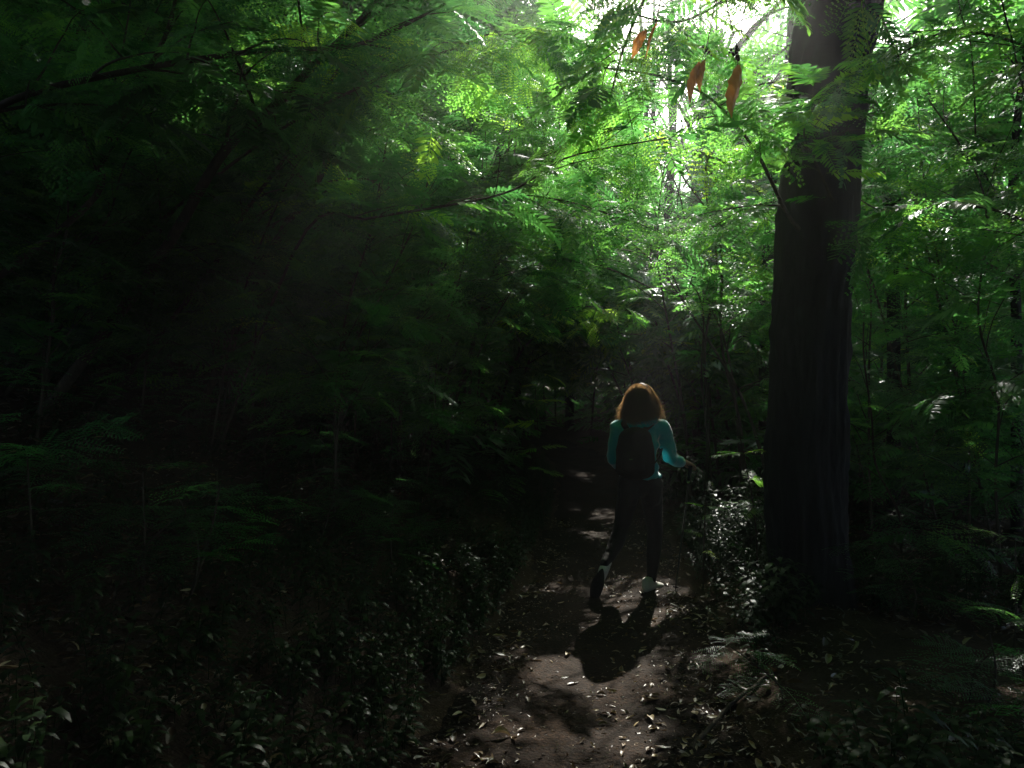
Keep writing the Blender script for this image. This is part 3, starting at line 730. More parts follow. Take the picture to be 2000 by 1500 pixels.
# ------------------------------------------------------------------ overhead crowns of the wood around the camera
def crown_tree(x, y, h, rad, seed, label, group, n=900, low=None, fs=(.5, .75), lean=None):
    g = np.random.default_rng(seed); b = gpoint(x, y)
    root = empty("forest_tree", tuple(b)); tag(root, label, "tree", group)
    tr = MB(); t = np.linspace(0, 1, 12)[:, None]
    lean = g.normal(0, .35, 2) if lean is None else np.array(lean)
    S = b + np.array([0, 0, h]) * t + np.array([lean[0], lean[1], 0]) * t ** 1.5 + np.stack([np.sin(t[:, 0] * 5 + seed) * .06, np.cos(t[:, 0] * 4 + seed) * .06, t[:, 0] * 0], -1)
    tr.tube(S, np.linspace((.16 if y < 15 else .11) * h / 9, .03, 12), 9)
    zc = h if low is None else (h + low) / 2; rz = 1.7 if low is None else (h - low) / 2 + .6
    cen = S[-1].copy(); cen[2] = b[2] + zc
    pos = []
    nl = 12
    for q in range(nl):
        az = q * 2.4 + seed; s = S[int(g.integers(6 if low is None else 2, 12))]
        e = cen + np.array([math.cos(az) * rad * .75, math.sin(az) * rad * .75, g.uniform(-.7, .8) * rz])
        B = resample(np.array([s, (s + e) / 2 + [0, 0, .3], e]), 8); tr.tube(B, np.linspace(.05 if y < 14 else .022, .008, 8), 5)
        m = n // nl
        pos.append(B[g.integers(3, 8, m)] + g.normal(0, 1, (m, 3)) * np.array([rad * .27, rad * .27, rz * .32]))
    pos = np.vstack(pos)
    pos = pos[pos[:, 2] > ground(pos[:, 0], pos[:, 1]) + .2]
    k = keep(pos, g.random(len(pos)), gaps=1.0); pos = pos[k]
    tr.build("trunk", M_BARK, root)
    if len(pos):
        az = g.uniform(0, 6.28, len(pos)); fol = MB()
        place_leaves(fol, pos, np.stack([np.cos(az), np.sin(az), g.uniform(-.4, .2, len(pos))], -1), np.tile([0, 0, 1.0], (len(pos), 1)) + g.normal(0, .35, (len(pos), 3)), g.uniform(*fs, len(pos)), np.clip(g.normal(.5, .13, len(pos)), 0, 1), np.full(len(pos), 2, object), g)
        fol.build("crown", M_LEAF, root, smooth=False, tint=True)
    return root
g = np.random.default_rng(5); k_ = 0
for yy in np.arange(-9, 16, 3.2):
    for xx in np.arange(-11, 12, 3.2):
        x = xx + g.uniform(-.8, .8); y = yy + g.uniform(-.8, .8)
        # trunks that would stand in the view are kept off it; their crowns reach over
        if y > 0.5 and abs(x) < 0.72 * y + .8:
            if y < 13: 
                continue
        if abs(x - xc(y)) < 1.3: x += 1.8
        beh = y < 0
        crown_tree(x, y, g.uniform(6.5, 9.5), g.uniform(2.6, 3.4), 1000 + k_, "tall shade tree standing behind the camera" if beh else "tall shade tree whose crown closes over the thicket", "shade trees behind the viewpoint" if beh else "tall shade trees of the wood",
                   n=700, low=1.0 if (beh and y < -3) else None, fs=(.6, .95))
        k_ += 1
# crowns that close over the near path, carried by trees left and right of the view
for i, (x, y, h, rad, *ln_) in enumerate([(-2.2, 1.2, 7.0, 4.0), (2.6, 1.0, 7.5, 3.6), (-4.8, 4.2, 7.5, 4.2), (-6.5, 7.5, 8, 4.2), (5.6, 5.5, 7.5, 3.6), (-3.4, 2.4, 5.6, 3.0), (-8.0, 10, 8, 4), (7.2, 8.5, 8.0, 3.4), (-5.2, 9.3, 8.6, 3.8), (-3.6, 11.6, 9.0, 3.2), (-4.6, 7.0, 8.6, 3.0, (3.0, .8)), (-5.6, 4.9, 7.6, 3.0, (3.0, .6)), (-6.5, 10.5, 9.0, 3.2, (2.5, .5))]):  # the last entries, on the left, are added to block sun from the upper left
    crown_tree(x, y, h, rad, 1300 + i, ["shade tree leaning over the left bank just outside the picture", "shade tree beside the path just right of the camera", "shade tree high on the left bank", "shade tree far up the left bank", "shade tree beyond the right edge", "low-crowned tree close by on the left", "shade tree at the far end of the left bank", "shade tree behind the forked tree on the right", "broad tree added to shade the left thicket from above", "slim tree added to shade the thicket left of the bend", "leaning tree added over the path to shade the upper left", "leaning tree added to shade the near left bank", "leaning tree far up on the left, added for its shade"][i], "shade trees closing over the path", n=1700, fs=(.5, .8), lean=ln_[0] if ln_ else None)
g = np.random.default_rng(8)
for i in range(15):
    x = -4 + 14 * i / 14 + g.uniform(-.5, .5); y = 15.5 + 5 * g.random()
    if abs(x - xc(y)) < 1: x += 1.6
    crown_tree(x, y, g.uniform(7.5, 11), g.uniform(2.2, 3.0), 1400 + i, "leafy tree rising behind the thicket beyond the bend", "leafy trees beyond the bend", n=1500, low=2.0, fs=(.4, .65))
for i, (gx_, gy_, rd_, bx, by) in enumerate([(-3.9, .1, 2.3, -6.6, 7.0), (-5.3, .8, 2.6, -8.2, 8.0), (-7.6, .3, 2.8, -9.5, 7.0), (-3.8, 3.0, 2.2, -9.0, 10.5), (-5.4, 3.4, 2.6, -10.5, 11.5), (-3.2, -2.6, 2.4, -5.4, 4.6), (-7.5, 3.6, 2.8, -12, 11)]):  # crowns added along the sun's direction to keep the upper left dark
    z_ = 7.6 + .5 * (i % 3); cx_, cy_ = gx_ + z_ * SV[0] / SV[2], gy_ + z_ * SV[1] / SV[2]
    gz_ = float(ground(bx, by))
    crown_tree(bx, by, z_ - gz_, rd_, 1450 + i, ["broad crown added to shade the upper left corner", "spreading crown above the left bank's middle", "wide crown added to shade the far left of the bank", "leaning crown added to shade the thicket left of the bend", "broad crown added behind the left thicket to shade it", "low spreading crown added for shade nearest the camera on the left", "outermost wide crown added for shade on the left"][i], "crowns added to shade the left slope", n=(330 if i in (0, 5) else 520 if i in (1, 3) else 1000), fs=(.45, .75), lean=(cx_ - bx, cy_ - by))
# the far wood
g = np.random.default_rng(6)
for i in range(34):
    a = R(-42 + 84 * i / 33 + g.uniform(-1, 1)); d = g.uniform(22, 34)
    crown_tree(math.sin(a) * d, math.cos(a) * d, g.uniform(7.5, 11), g.uniform(2.6, 3.6), 1500 + i, "far tree of the wood seen as a green veil through the thicket", "far trees of the wood", n=900, low=0.2, fs=(.7, 1.2))

# ------------------------------------------------------------------ ground plants
def herb(g, h=.2, nl=14, ll=.055):
    mb = MB()
    lean = g.normal(0, .25, 2); S = np.array([[lean[0] * h * t * t, lean[1] * h * t * t, h * t] for t in np.linspace(0, 1, 5)])
    mb.tube(S, np.linspace(.0018, .001, 5), 4, t=.3)
    for k in range(nl):
        t = .2 + .8 * k / (nl - 1); p = np.array([np.interp(t, np.linspace(0, 1, 5), S[:, q]) for q in range(3)])
        a = k * 2.4 + g.uniform(-.3, .3); o = np.array([math.cos(a), math.sin(a), 0]); s = np.array([-math.sin(a), math.cos(a), 0])
        L = ll * g.uniform(.7, 1.4); w = L * .15
        q0 = p; q1 = p + o * L * .35 + [0, 0, L * .16]; q2 = p + o * L * .75 + [0, 0, L * .05]; q3 = p + o * L + [0, 0, -L * .18]
        Vv = [q0 - s * w * .2, q0 + s * w * .2, q1 + s * w, q1 - s * w, q2 + s * w * .8, q2 - s * w * .8, q3 + s * w * .06, q3 - s * w * .06]
        mb.add(Vv, [[0, 1, 2, 3], [3, 2, 4, 5], [5, 4, 6, 7]], float(np.clip(g.normal(.5, .2), 0, 1)))
    return np.vstack(mb.V), np.vstack(mb.F), np.concatenate(mb.T)
g = np.random.default_rng(21)
HERBS = [herb(g, .12 + .02 * i, 14 + i % 4, .05 + .006 * (i % 5)) for i in range(10)]
def scatter_herbs(name, label, spots, kind="stuff", cat="ground cover", smin=.8, smax=1.5):
    V, Fq, T = [], [], []; n = 0
    for (x, y) in spots:
        hv, hf, ht = HERBS[g.integers(0, 10)]; a = g.uniform(0, 6.28); s = g.uniform(smin, smax)
        c, q = math.cos(a), math.sin(a)
        W = np.stack([(hv[:, 0] * c - hv[:, 1] * q) * s + x, (hv[:, 0] * q + hv[:, 1] * c) * s + y, hv[:, 2] * s + float(ground(x, y)) - .005], -1)
        V.append(W); Fq.append(hf + n); T.append(ht * g.uniform(.7, 1.2)); n += len(hv)
    o = link(name, np_mesh(name, np.vstack(V), np.vstack(Fq), True, np.concatenate(T)), M_HERB)
    tag(o, label, cat, kind=kind)
sp = []
while len(sp) < 3400:
    y = g.uniform(1.3, 12); u = g.exponential(1.6); x = xc(y) - hw(y) - .05 - u
    if x > -0.8 * y - 1.3 and snoise(x * 1.3, y * 1.3, 1.5, 3) > -.55: sp.append((x, y))
scatter_herbs("ground_cover", "low leafy plants covering the dark left bank", sp, smin=.45, smax=1.05)
sp = []
while len(sp) < 1000:
    y = g.uniform(2.4, 11); x = xc(y) + hw(y) + .15 + g.exponential(1.3)
    if x < .8 * y + 1 and snoise(x * 1.3, y * 1.3, 1.5, 5) > .0 and math.hypot(x - 2, y - 5.1) > .3: sp.append((x, y))
scatter_herbs("ground_cover", "low leafy plants under the thicket right of the path", sp)
# the taller glossy herbs crowding the left side of the thick trunk
herb_meshes = []
for i in range(6):
    hv, hf, ht = herb(g, .34 + .05 * i, 34, .055)
    me = np_mesh("leafy_herb", hv, hf, True, ht); me.materials.append(M_HERB); herb_meshes.append(me)
cnt = 0
while cnt < 70:
    y = g.uniform(4.6, 6.7); x = g.uniform(1.30, 1.95) + (y - 5.2) * .12
    if y < 5.0 and x > 1.7: continue
    if math.hypot(x - 2, y - 5.1) < .32 or math.hypot(x - 1.25, y - 5.8) < .16: continue
    o = bpy.data.objects.new("leafy_herb", herb_meshes[cnt % 6]); col.objects.link(o)
    o.location = (x, y, float(ground(x, y)) - .01); o.rotation_euler = (g.normal(0, .12), g.normal(-.1, .15), g.uniform(0, 6.28))
    hs = .85 + 1.35 * np.clip((x - 1.55) / .4, 0, 1) * g.uniform(.5, 1.0); hs *= (.62 if y < 5.1 else 1)
    o.scale = (1.0, 1.0, hs) if False else (hs * .75, hs * .75, hs * .8)
    tag(o, "upright herb with small shining leaves beside the thick trunk", "herb", "glossy herbs crowded beside the thick trunk")
    cnt += 1

# fern-like seedlings (rosettes of feathery leaves)
def seedling(x, y, h, seed, label, group=None, nf=9, fs=(.22, .34), tint=.4, name="seedling", z=None, lodk=None):
    g = np.random.default_rng(seed); b = gpoint(x, y)
    root = empty(name, tuple(b)); tag(root, label, "seedling", group)
    mb = MB(); S = resample(np.array([b, b + [g.normal(0, .04), g.normal(0, .04), h * .5], b + [g.normal(0, .1), g.normal(0, .1), h]]), 8)
    mb.tube(S, np.linspace(.006, .003, 8), 5); mb.build("stem", M_STEM, root)
    i = g.integers(3, 8, nf); pos = S[i]; az = np.arange(nf) * 2.4 + g.uniform(0, 6)
    d = np.stack([np.cos(az), np.sin(az), g.uniform(-.1, .5, nf)], -1)
    fol = MB(); place_leaves(fol, pos, d, np.tile([0, 0, 1.0], (nf, 1)) + g.normal(0, .2, (nf, 3)), g.uniform(*fs, nf), np.clip(g.normal(tint, .1, nf), 0, 1), np.full(nf, lodk if lodk is not None else (0 if y < 6 else 1), object) if lodk != 'mix' else lod_for(pos, g, .5), g)
    fol.build("foliage", M_LEAF, root, smooth=False, tint=True)
    return root
for i in range(46):
    y = g.uniform(2.8, 8.5); x = xc(y) - hw(y) - .5 - g.exponential(1.1)
    if x < -.75 * y: continue
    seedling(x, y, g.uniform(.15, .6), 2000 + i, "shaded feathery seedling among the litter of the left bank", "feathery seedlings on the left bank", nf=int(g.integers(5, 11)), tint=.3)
for i in range(22):
    y = g.uniform(3.1, 7.5); x = xc(y) + hw(y) + .55 + g.exponential(.9)
    if x > .78 * y or math.hypot(x - 2, y - 5.1) < .4: continue
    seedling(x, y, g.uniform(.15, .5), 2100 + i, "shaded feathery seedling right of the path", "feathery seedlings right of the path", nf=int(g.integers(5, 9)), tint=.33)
seedling(1.30, 3.7, .22, 2201, "dim green feathery tuft beside the fallen stick in the foreground", nf=9, fs=(.2, .28), tint=.4)
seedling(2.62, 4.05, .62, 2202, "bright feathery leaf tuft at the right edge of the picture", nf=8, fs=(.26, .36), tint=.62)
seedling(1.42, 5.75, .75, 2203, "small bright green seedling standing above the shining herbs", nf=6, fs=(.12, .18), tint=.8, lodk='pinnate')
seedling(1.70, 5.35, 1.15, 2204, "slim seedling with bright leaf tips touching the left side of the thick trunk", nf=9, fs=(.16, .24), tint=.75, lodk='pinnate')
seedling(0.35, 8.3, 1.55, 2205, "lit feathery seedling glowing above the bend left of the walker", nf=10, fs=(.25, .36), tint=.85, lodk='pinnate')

# ------------------------------------------------------------------ litter
def curled(g, L, w, kind):
    """one curled dead leaf, 2x5 grid bent across and along"""
    n = 6; V = []
    cb = g.uniform(-.9, 1.2); cw = g.uniform(.2, 1.1)
    for i in range(n):
        t = i / (n - 1); ww = w * (math.sin(math.pi * min(.98, max(.03, t ** .8))) ** .8)
        x = (t - .5) * L; z = cb * L * .35 * (t - .5) ** 2 * 2
        y0 = .10 * L * math.sin(t * 3 + cb)
        V += [[x, y0 - ww, z + cw * ww], [x, y0, z], [x, y0 + ww, z + cw * ww * g.uniform(.3, 1.3)]]
    Fq = []
    for i in range(n - 1):
        a = i * 3
        Fq += [[a, a + 1, a + 4, a + 3], [a + 1, a + 2, a + 5, a + 4]]
    return np.array(V), np.array(Fq)
g = np.random.default_rng(33)
LV = [curled(g, 1.0, g.uniform(.10, .22), 0) for _ in range(16)]
def scatter_litter(name, label, spots, sizes, tmean, cat="leaf litter"):
    V, Fq, T = [], [], []; n = 0
    zs = ground(spots[:, 0], spots[:, 1])
    for (x, y), z, L in zip(spots, zs, sizes):
        v, f = LV[g.integers(0, 16)]
        M_ = Matrix.Rotation(g.uniform(0, 6.28), 3, 'Z') @ Matrix.Rotation(g.normal(0, .25), 3, 'Y') @ Matrix.Rotation(g.normal(0, .35), 3, 'X')
        W = v @ np.array(M_).T * L; W[:, 2] += z + .016 - W[:, 2].min() * .6; W[:, 0] += x; W[:, 1] += y
        V.append(W); Fq.append(f + n); T.append(np.full(len(v), np.clip(g.normal(tmean, .24), 0, 1))); n += len(v)
    o = link(name, np_mesh(name, np.vstack(V), np.vstack(Fq), True, np.concatenate(T)), M_LITTER)
    tag(o, label, cat, kind="stuff")
def litter_spots(n, x0, x1, yy0, yy1, dens):
    out = []
    while sum(map(len, out)) < n:
        x = g.uniform(x0, x1, 4000); y = yy0 + (yy1 - yy0) * g.random(4000) ** 1.5
        k = (g.random(4000) < dens(x, y)) & (np.abs(x) < .72 * y + .5)
        out.append(np.stack([x[k], y[k]], -1))
    return np.vstack(out)[:n]
def dens_path(x, y):
    u = np.abs(x - xc(y)) / hw(y)
    cl = np.clip(.5 + 1.2 * snoise(x * 3, y * 2.2, 1.7, 2.0), .05, 1)
    bare = np.clip(((x - (xc(y) - .22)) / .17) ** 2, 0.08, 1)        # the trodden bare strip
    return cl * bare * np.clip(.35 + u, 0, 1)
S1 = litter_spots(9000, -2.2, 3.6, 2.6, 9, dens_path)
scatter_litter("leaf_litter", "small broken leaves and bark flakes strewn over the path", S1, np.clip(g.lognormal(-3.55, .5, len(S1)), .01, .08), .58)
S2 = litter_spots(15000, -6, 6, 1.4, 12, lambda x, y: np.clip(np.abs(x - xc(y)) - hw(y) * .9, 0, 1) * np.clip(.6 + snoise(x, y, 2, 1), .1, 1))
scatter_litter("leaf_litter", "dark brown fallen leaves covering the ground beside the path", S2, np.clip(g.lognormal(-3.1, .4, len(S2)), .02, .12), .36)
S3 = litter_spots(14000, -1.2, 2.8, 2.7, 9, lambda x, y: np.clip(1.25 - np.abs(x - xc(y)) / hw(y), 0, 1) * np.clip(.45 + .9 * snoise(x * 4, y * 3, 1.6, 1.0), .12, 1))
scatter_litter("leaf_litter", "crumbs of bark, twig and leaf trodden into the path", S3, np.clip(g.lognormal(-4.35, .45, len(S3)), .006, .035), .42)
# single leaves large enough to point at
def place_leaf(x, y, L, rz, label, group, tint, i, tilt=0.2):
    v, f = curled(np.random.default_rng(3000 + i), L, L * .2, 0)
    M_ = Matrix.Rotation(rz, 3, 'Z') @ Matrix.Rotation(tilt, 3, 'Y')
    W = v @ np.array(M_).T; W[:, 2] += -W[:, 2].min() + .02
    me = np_mesh("fallen_leaf", W, f, True, np.full(len(v), tint)); o = link("fallen_leaf", me, M_LITTER)
    o.location = (x, y, float(ground(x, y))); tag(o, label, "leaf", group); return o
SINGLE = [(1360, 1402, .085, 1.4, "pale upturned leaf beside the top of the fallen stick", .95), (1270, 1375, .09, .4, "large curled tan leaf in the middle of the foreground litter", .85), (1272, 1412, .075, 1.5, "yellowish leaf standing on edge in the foreground litter", 1.0), (725, 1395, .10, -.6, "reddish brown leaf lying at the left side of the path", .45), (750, 1355, .08, .8, "yellow leaf lying at the left side of the path", 1.0), (980, 1447, .09, .05, "straight pale leaf lying on bare dirt at the bottom", .9), (870, 1228, .07, .2, "orange brown leaf at the left edge of the path", .5), (975, 1252, .085, -.1, "long pale leaf lying left of the walker's shadow", .9), (1025, 1285, .05, .9, "small cream leaf on the bare lit strip of the path", .95), (1295, 1470, .08, .5, "tan leaf curling up at the bottom edge", .7), (800, 1465, .08, 0, "crumpled tan leaf in the bottom left litter of the path", .8), (795, 1440, .09, 2.2, "folded leaf cluster left of the path at the bottom", .7), (1340, 1245, .06, .7, "bright curled leaf right of the walker's shadow", .9), (1730, 1145, .12, .3, "rusty red leaf on the ground right of the thick trunk", .3), (620, 1190, .08, .5, "reddish leaf on the dark left bank", .4), (1480, 1385, .10, .1, "grey brown leaf just right of the fallen stick", .6), (1700, 1445, .12, -.3, "broad brown leaf in the dark bottom right corner", .55), (1110, 1285, .06, 1.0, "white leaf lying at the edge of the walker's shadow", 1.0)]
for i, (px, py, L, rz, lab, tnt) in enumerate(SINGLE):
    d = CAMZ * F / (py - 748)
    for _ in range(6):
        x = (px - 1000) / F * d; d = (CAMZ - float(ground(x, d))) * F / (py - 748)
    place_leaf((px - 1000) / F * d, d, L, rz, lab, "fallen leaves", tnt, i)
g = np.random.default_rng(91)
LM = []
for i in range(10):
    v, f = curled(g, 1.0, g.uniform(.14, .26), 0)
    me = np_mesh("fallen_leaf", v - [0, 0, v[:, 2].min()], f, True, np.full(len(v), g.uniform(.55, 1.0))); me.materials.append(M_LITTER); LM.append(me)
n_ = 0
while n_ < 210:
    y = 3.1 + 3.6 * g.random() ** 1.5; x = xc(y) + g.normal(.15, .5)
    if abs(x - xc(y) + .15) < .14: continue
    o = bpy.data.objects.new("fallen_leaf", LM[n_ % 10]); col.objects.link(o); L = g.uniform(.028, .066)
    o.location = (x, y, float(ground(x, y)) + .022); o.rotation_euler = (g.normal(0, .25), g.normal(0, .3), g.uniform(0, 6.28)); o.scale = (L, L, L)
    tag(o, "small dry leaf, one of many scattered over the near path", "leaf", "dry leaves scattered over the near path"); n_ += 1
def groundpix(px, py):
    d = CAMZ * F / (py - 748)
    for _ in range(8):
        x = (px - 1000) / F * d; d = .5 * d + .5 * (CAMZ - float(ground(x, d))) * F / (py - 748)
    return np.array([(px - 1000) / F * d, d, float(ground((px - 1000) / F * d, d))])
def stick(label, pts, r, seed):
    P = np.array([groundpix(*p) for p in pts]); P[:, 2] += r * 1.2; g = np.random.default_rng(seed)
    P = resample(P, 16); P += g.normal(0, r * .35, P.shape); 
    P[:, 2] = np.maximum(P[:, 2], ground(P[:, 0], P[:, 1]) + r * .8)
    mb = MB(); mb.tube(P, np.linspace(r, r * .55, 16), 7)
    q = P[9]; e = q + (P[10] - P[9]) * 2 + g.normal(0, .03, 3); e[2] = q[2] + .03
    mb.tube(np.array([q, (q + e) / 2, e]), [r * .5, r * .4, r * .2], 5)
    tag(mb.build("fallen_stick", M_STEM, None), label, "stick", "fallen sticks")
stick("long dark stick slanting up from the bottom edge right of the path", [(1350, 1470), (1400, 1410), (1470, 1345), (1530, 1300)], .013, 1)
stick("thin stick lying level on the dark left bank", [(100, 1253), (200, 1253), (285, 1255), (330, 1270)], .005, 2)
stick("short twig lying across the path near the bottom left", [(880, 1385), (925, 1380), (970, 1386)], .006, 3)
stick("thin pale twig lying behind the walker's shadow on the path", [(1180, 1320), (1215, 1316), (1255, 1318)], .005, 4)
stick("pale twig lying at the foot of the shining herbs", [(1340, 1176), (1385, 1174), (1420, 1170)], .006, 5)

# ------------------------------------------------------------------ hanging dry leaves
def hanging(label, pts, leaves, pods, seed):
    root = empty("hanging_twig", tuple(at(*pts[0]))); tag(root, label, "twig", "twigs with dry orange leaves hanging from the canopy")
    mb = MB(); S = resample(pp(pts), 14); mb.tube(S, np.linspace(.0028, .0014, 14), 5); mb.build("stalk", M_STEM, root)
    g = np.random.default_rng(seed)
    for (a, b, w) in leaves:
        A, B = at(*a), at(*b); L = np.linalg.norm(B - A); d = (B - A) / L
        s = unit(np.cross(d, [0, 1.0, 0.15])); nrm = np.cross(s, d); V, Fq = [], []
        n = 12; T = []
        for i in range(n):
            t = i / (n - 1); ww = w * (math.sin(math.pi * min(.985, .03 + t ** .75)) ** .75) * (1 + .15 * math.sin(i * 2.3 + seed))
            c = A + d * L * t + s * .03 * L * math.sin(t * 5 + seed) + nrm * .05 * L * math.sin(t * 3)
            for q, u in enumerate((-1, -.5, 0, .5, 1)):
                V.append(c + s * ww * u + nrm * (abs(u) * ww * .55 + .004 * math.sin(i * 1.9 + u * 4))); T.append(.45 + .35 * t + .12 * math.sin(i * 3 + u * 5))
            if i:
                for q in range(4): o = (i - 1) * 5 + q; Fq.append([o, o + 1, o + 6, o + 5])
        link("dry_leaf", np_mesh("dry_leaf", V, Fq, True, T), M_DRY, root)
    if pods is not None:
        pm = MB(); c0 = at(*pods[:3])
        for i in range(pods[3]):
            c = c0 + g.normal(0, 1, 3) * [.010, .008, .012]; r = g.uniform(.0035, .006)
            th = np.linspace(0, math.pi, 5); 
            P = np.array([c + [0, 0, r * math.cos(t)] for t in th]); pm.tube(P, [r * max(.1, math.sin(t)) for t in th], 6)
        pm.build("seed_cluster", M_STEM, root)
D1 = 2.6
hanging("dangling twig with a dark seed cluster and the brightest orange leaf", [(1380, -260, D1), (1412, -60, D1), (1422, 20, D1), (1438, 85, D1), (1440, 125, D1)], [((1440, 124, D1), (1430, 228, D1), .0225)], (1438, 103, D1, 26), 1)
hanging("dangling twig with two narrow reddish leaves side by side", [(1430, -260, D1), (1402, -40, D1), (1392, 30, D1), (1380, 88, D1), (1370, 118, D1)], [((1364, 118, D1), (1346, 200, D1), .0150), ((1374, 114, D1), (1366, 178, D1), .0130)], (1380, 102, D1, 7), 2)
hanging("dangling twig with a hazy brown leaf left of the other dry leaves", [(1330, -260, D1 + .1), (1296, -50, D1 + .1), (1288, 10, D1 + .1), (1275, 60, D1 + .1)], [((1262, 56, D1 + .1), (1232, 112, D1 + .1), .0160), ((1284, 40, D1 + .1), (1258, 112, D1 + .1), .0050)], None, 3)
# green vines at the top right
for i, (lab, pts) in enumerate([("green vine hanging in an S at the upper right", [(1850, -200, 4.2), (1872, 0, 4.2), (1895, 80, 4.2), (1903, 180, 4.2), (1905, 260, 4.3)]), ("thick green vine hanging at the top right corner", [(1930, -200, 3.6), (1955, -10, 3.6), (1978, 80, 3.6), (1992, 150, 3.6), (2020, 230, 3.7)]), ("long bare twig curving down across the bright gap right of the trunk", [(1690, -60, 6.0), (1722, 30, 6.0), (1765, 130, 6.1), (1822, 190, 6.3), (1862, 255, 6.8), (1890, 330, 7.8), (1893, 400, 8.7)])]):
    mb = MB(); mb.tube(resample(pp(pts), 24), np.linspace(.0035, .005, 24) * (1.0 if i < 2 else 2.6), 6); tag(mb.build("vine", M_STEM, None), lab, "vine")

# ------------------------------------------------------------------ the walker
def ball(c, r, u=14, v=9):
    c = np.asarray(c, float); r = np.asarray(r if np.ndim(r) else (r, r, r), float)
    V, Fq = [], []
    for i in range(v + 1):
        th = math.pi * i / v
        for j in range(u):
            ph = 2 * math.pi * j / u
            rr = max(math.sin(th), 1e-3)
            V.append(c + r * [rr * math.cos(ph), rr * math.sin(ph), math.cos(th)])
    for i in range(v):
        for j in range(u):
            Fq.append([i * u + j, (i + 1) * u + j, (i + 1) * u + (j + 1) % u, i * u + (j + 1) % u])
    return np.array(V), np.array(Fq)
def blobs_to_mesh(name, chains, voxel, smooth_it=3, wrinkle=None):
    """union of spheres swept along chains, voxel-remeshed into one continuous surface"""
    mb = MB()
    for ch in chains:
        for (p0, r0), (p1, r1) in zip(ch[:-1], ch[1:]):
            p0, p1 = np.asarray(p0, float), np.asarray(p1, float)
            r0 = np.asarray(r0 if np.ndim(r0) else (r0,) * 3, float); r1 = np.asarray(r1 if np.ndim(r1) else (r1,) * 3, float)
            n = max(2, int(np.linalg.norm(p1 - p0) / (min(r0.min(), r1.min()) * .28)) + 1)
            for t in np.linspace(0, 1, n):
                mb.add(*ball(p0 * (1 - t) + p1 * t, r0 * (1 - t) + r1 * t))
    me = mb.mesh(name); o = bpy.data.objects.new(name, me); col.objects.link(o)
    m = o.modifiers.new("r", 'REMESH'); m.mode = 'VOXEL'; m.voxel_size = voxel; m.use_smooth_shade = True
    s = o.modifiers.new("s", 'SMOOTH'); s.iterations = smooth_it; s.factor = .5
    dg = bpy.context.evaluated_depsgraph_get(); me2 = bpy.data.meshes.new_from_object(o.evaluated_get(dg))
    bpy.data.objects.remove(o); me2.name = name
    me2.polygons.foreach_set("use_smooth", np.ones(len(me2.polygons), bool))
    if wrinkle:
        n = len(me2.vertices); co = np.zeros(n * 3, np.float32); me2.vertices.foreach_get("co", co); co = co.reshape(-1, 3)
        no = np.zeros(n * 3, np.float32); me2.vertices.foreach_get("normal", no); no = no.reshape(-1, 3)
        d = np.array([wrinkle(c) for c in co])
        co = co + no * d[:, None]; me2.vertices.foreach_set("co", co.astype(np.float32).ravel()); me2.update()
    return me2

GZ = 0.0
def J(px, py, d): return at(px, py, d)
pel = J(1250, 935, 5.92)
hipL, hipR = J(1230, 945, 5.88), J(1270, 945, 5.93)
kneL, kneR = J(1214, 1036, 5.93), J(1279, 1044, 6.00)
ankL, ankR = J(1181, 1106, 5.70), J(1272, 1138, 5.92)
heelL, toeL = J(1176, 1114, 5.66), np.array([.62, 5.76, .03])
heelR = np.array([1.015, 5.86, .035]); toeR = np.array([1.155, 6.02, .03])
waist = J(1248, 900, 5.92); chest = J(1248, 860, 5.93); upch = J(1250, 835, 5.93)
shL, shR = J(1208, 834, 5.92), J(1292, 832, 5.96)
neck = J(1251, 815, 5.93); headc = J(1250, 775, 5.95)
elR, wrR = J(1309, 888, 6.02), J(1334, 899, 6.16)
elL, wrL = J(1200, 890, 5.98), J(1222, 915, 6.14)
def leg(hip, kne, ank, k=1.0):
    return [(hip, (.092 if k > 1 else .080)), (hip * .6 + kne * .4, .076), (kne + [0, 0, .04], .056 * k), (kne * .7 + ank * .3, .055 * k), (kne * .3 + ank * .7, .040 * k), (ank + [0, 0, .03], .031 * k), (ank, .031 * k)]
def arm(sh, el, wr, k=1.0):
    return [(sh, .048 * k), (sh * .4 + el * .6, .042 * k), (el, .036 * k), (el * .6 + wr * .4, .034 * k), (wr, .023 * k)]
fwd = unit(np.array([.34, .94, 0])); rgt = np.array([.94, -.34, 0])
def oval(c, a, b, h): return (c, (a, b, h))
torso = [oval(pel, .130, .085, .08), oval(waist, .112, .080, .06), oval(chest, .140, .088, .07), oval(upch, .135, .072, .05)]
handR = wrR + unit([.9, .30, -.30]) * .065
def hand(wr, dirv, palm_dn, curl_pts, thumb):
    ch = [[(wr, .022), (wr + dirv * .03, (.024, .024, .017)), (wr + dirv * .075, (.030, .030, .014))]]
    return ch
hd = unit([.88, .32, -.34]); hs = unit(np.cross(hd, [0, 0, 1.0]))   # across the knuckles
grip = wrR + hd * .075 + np.array([0, 0, -.028])
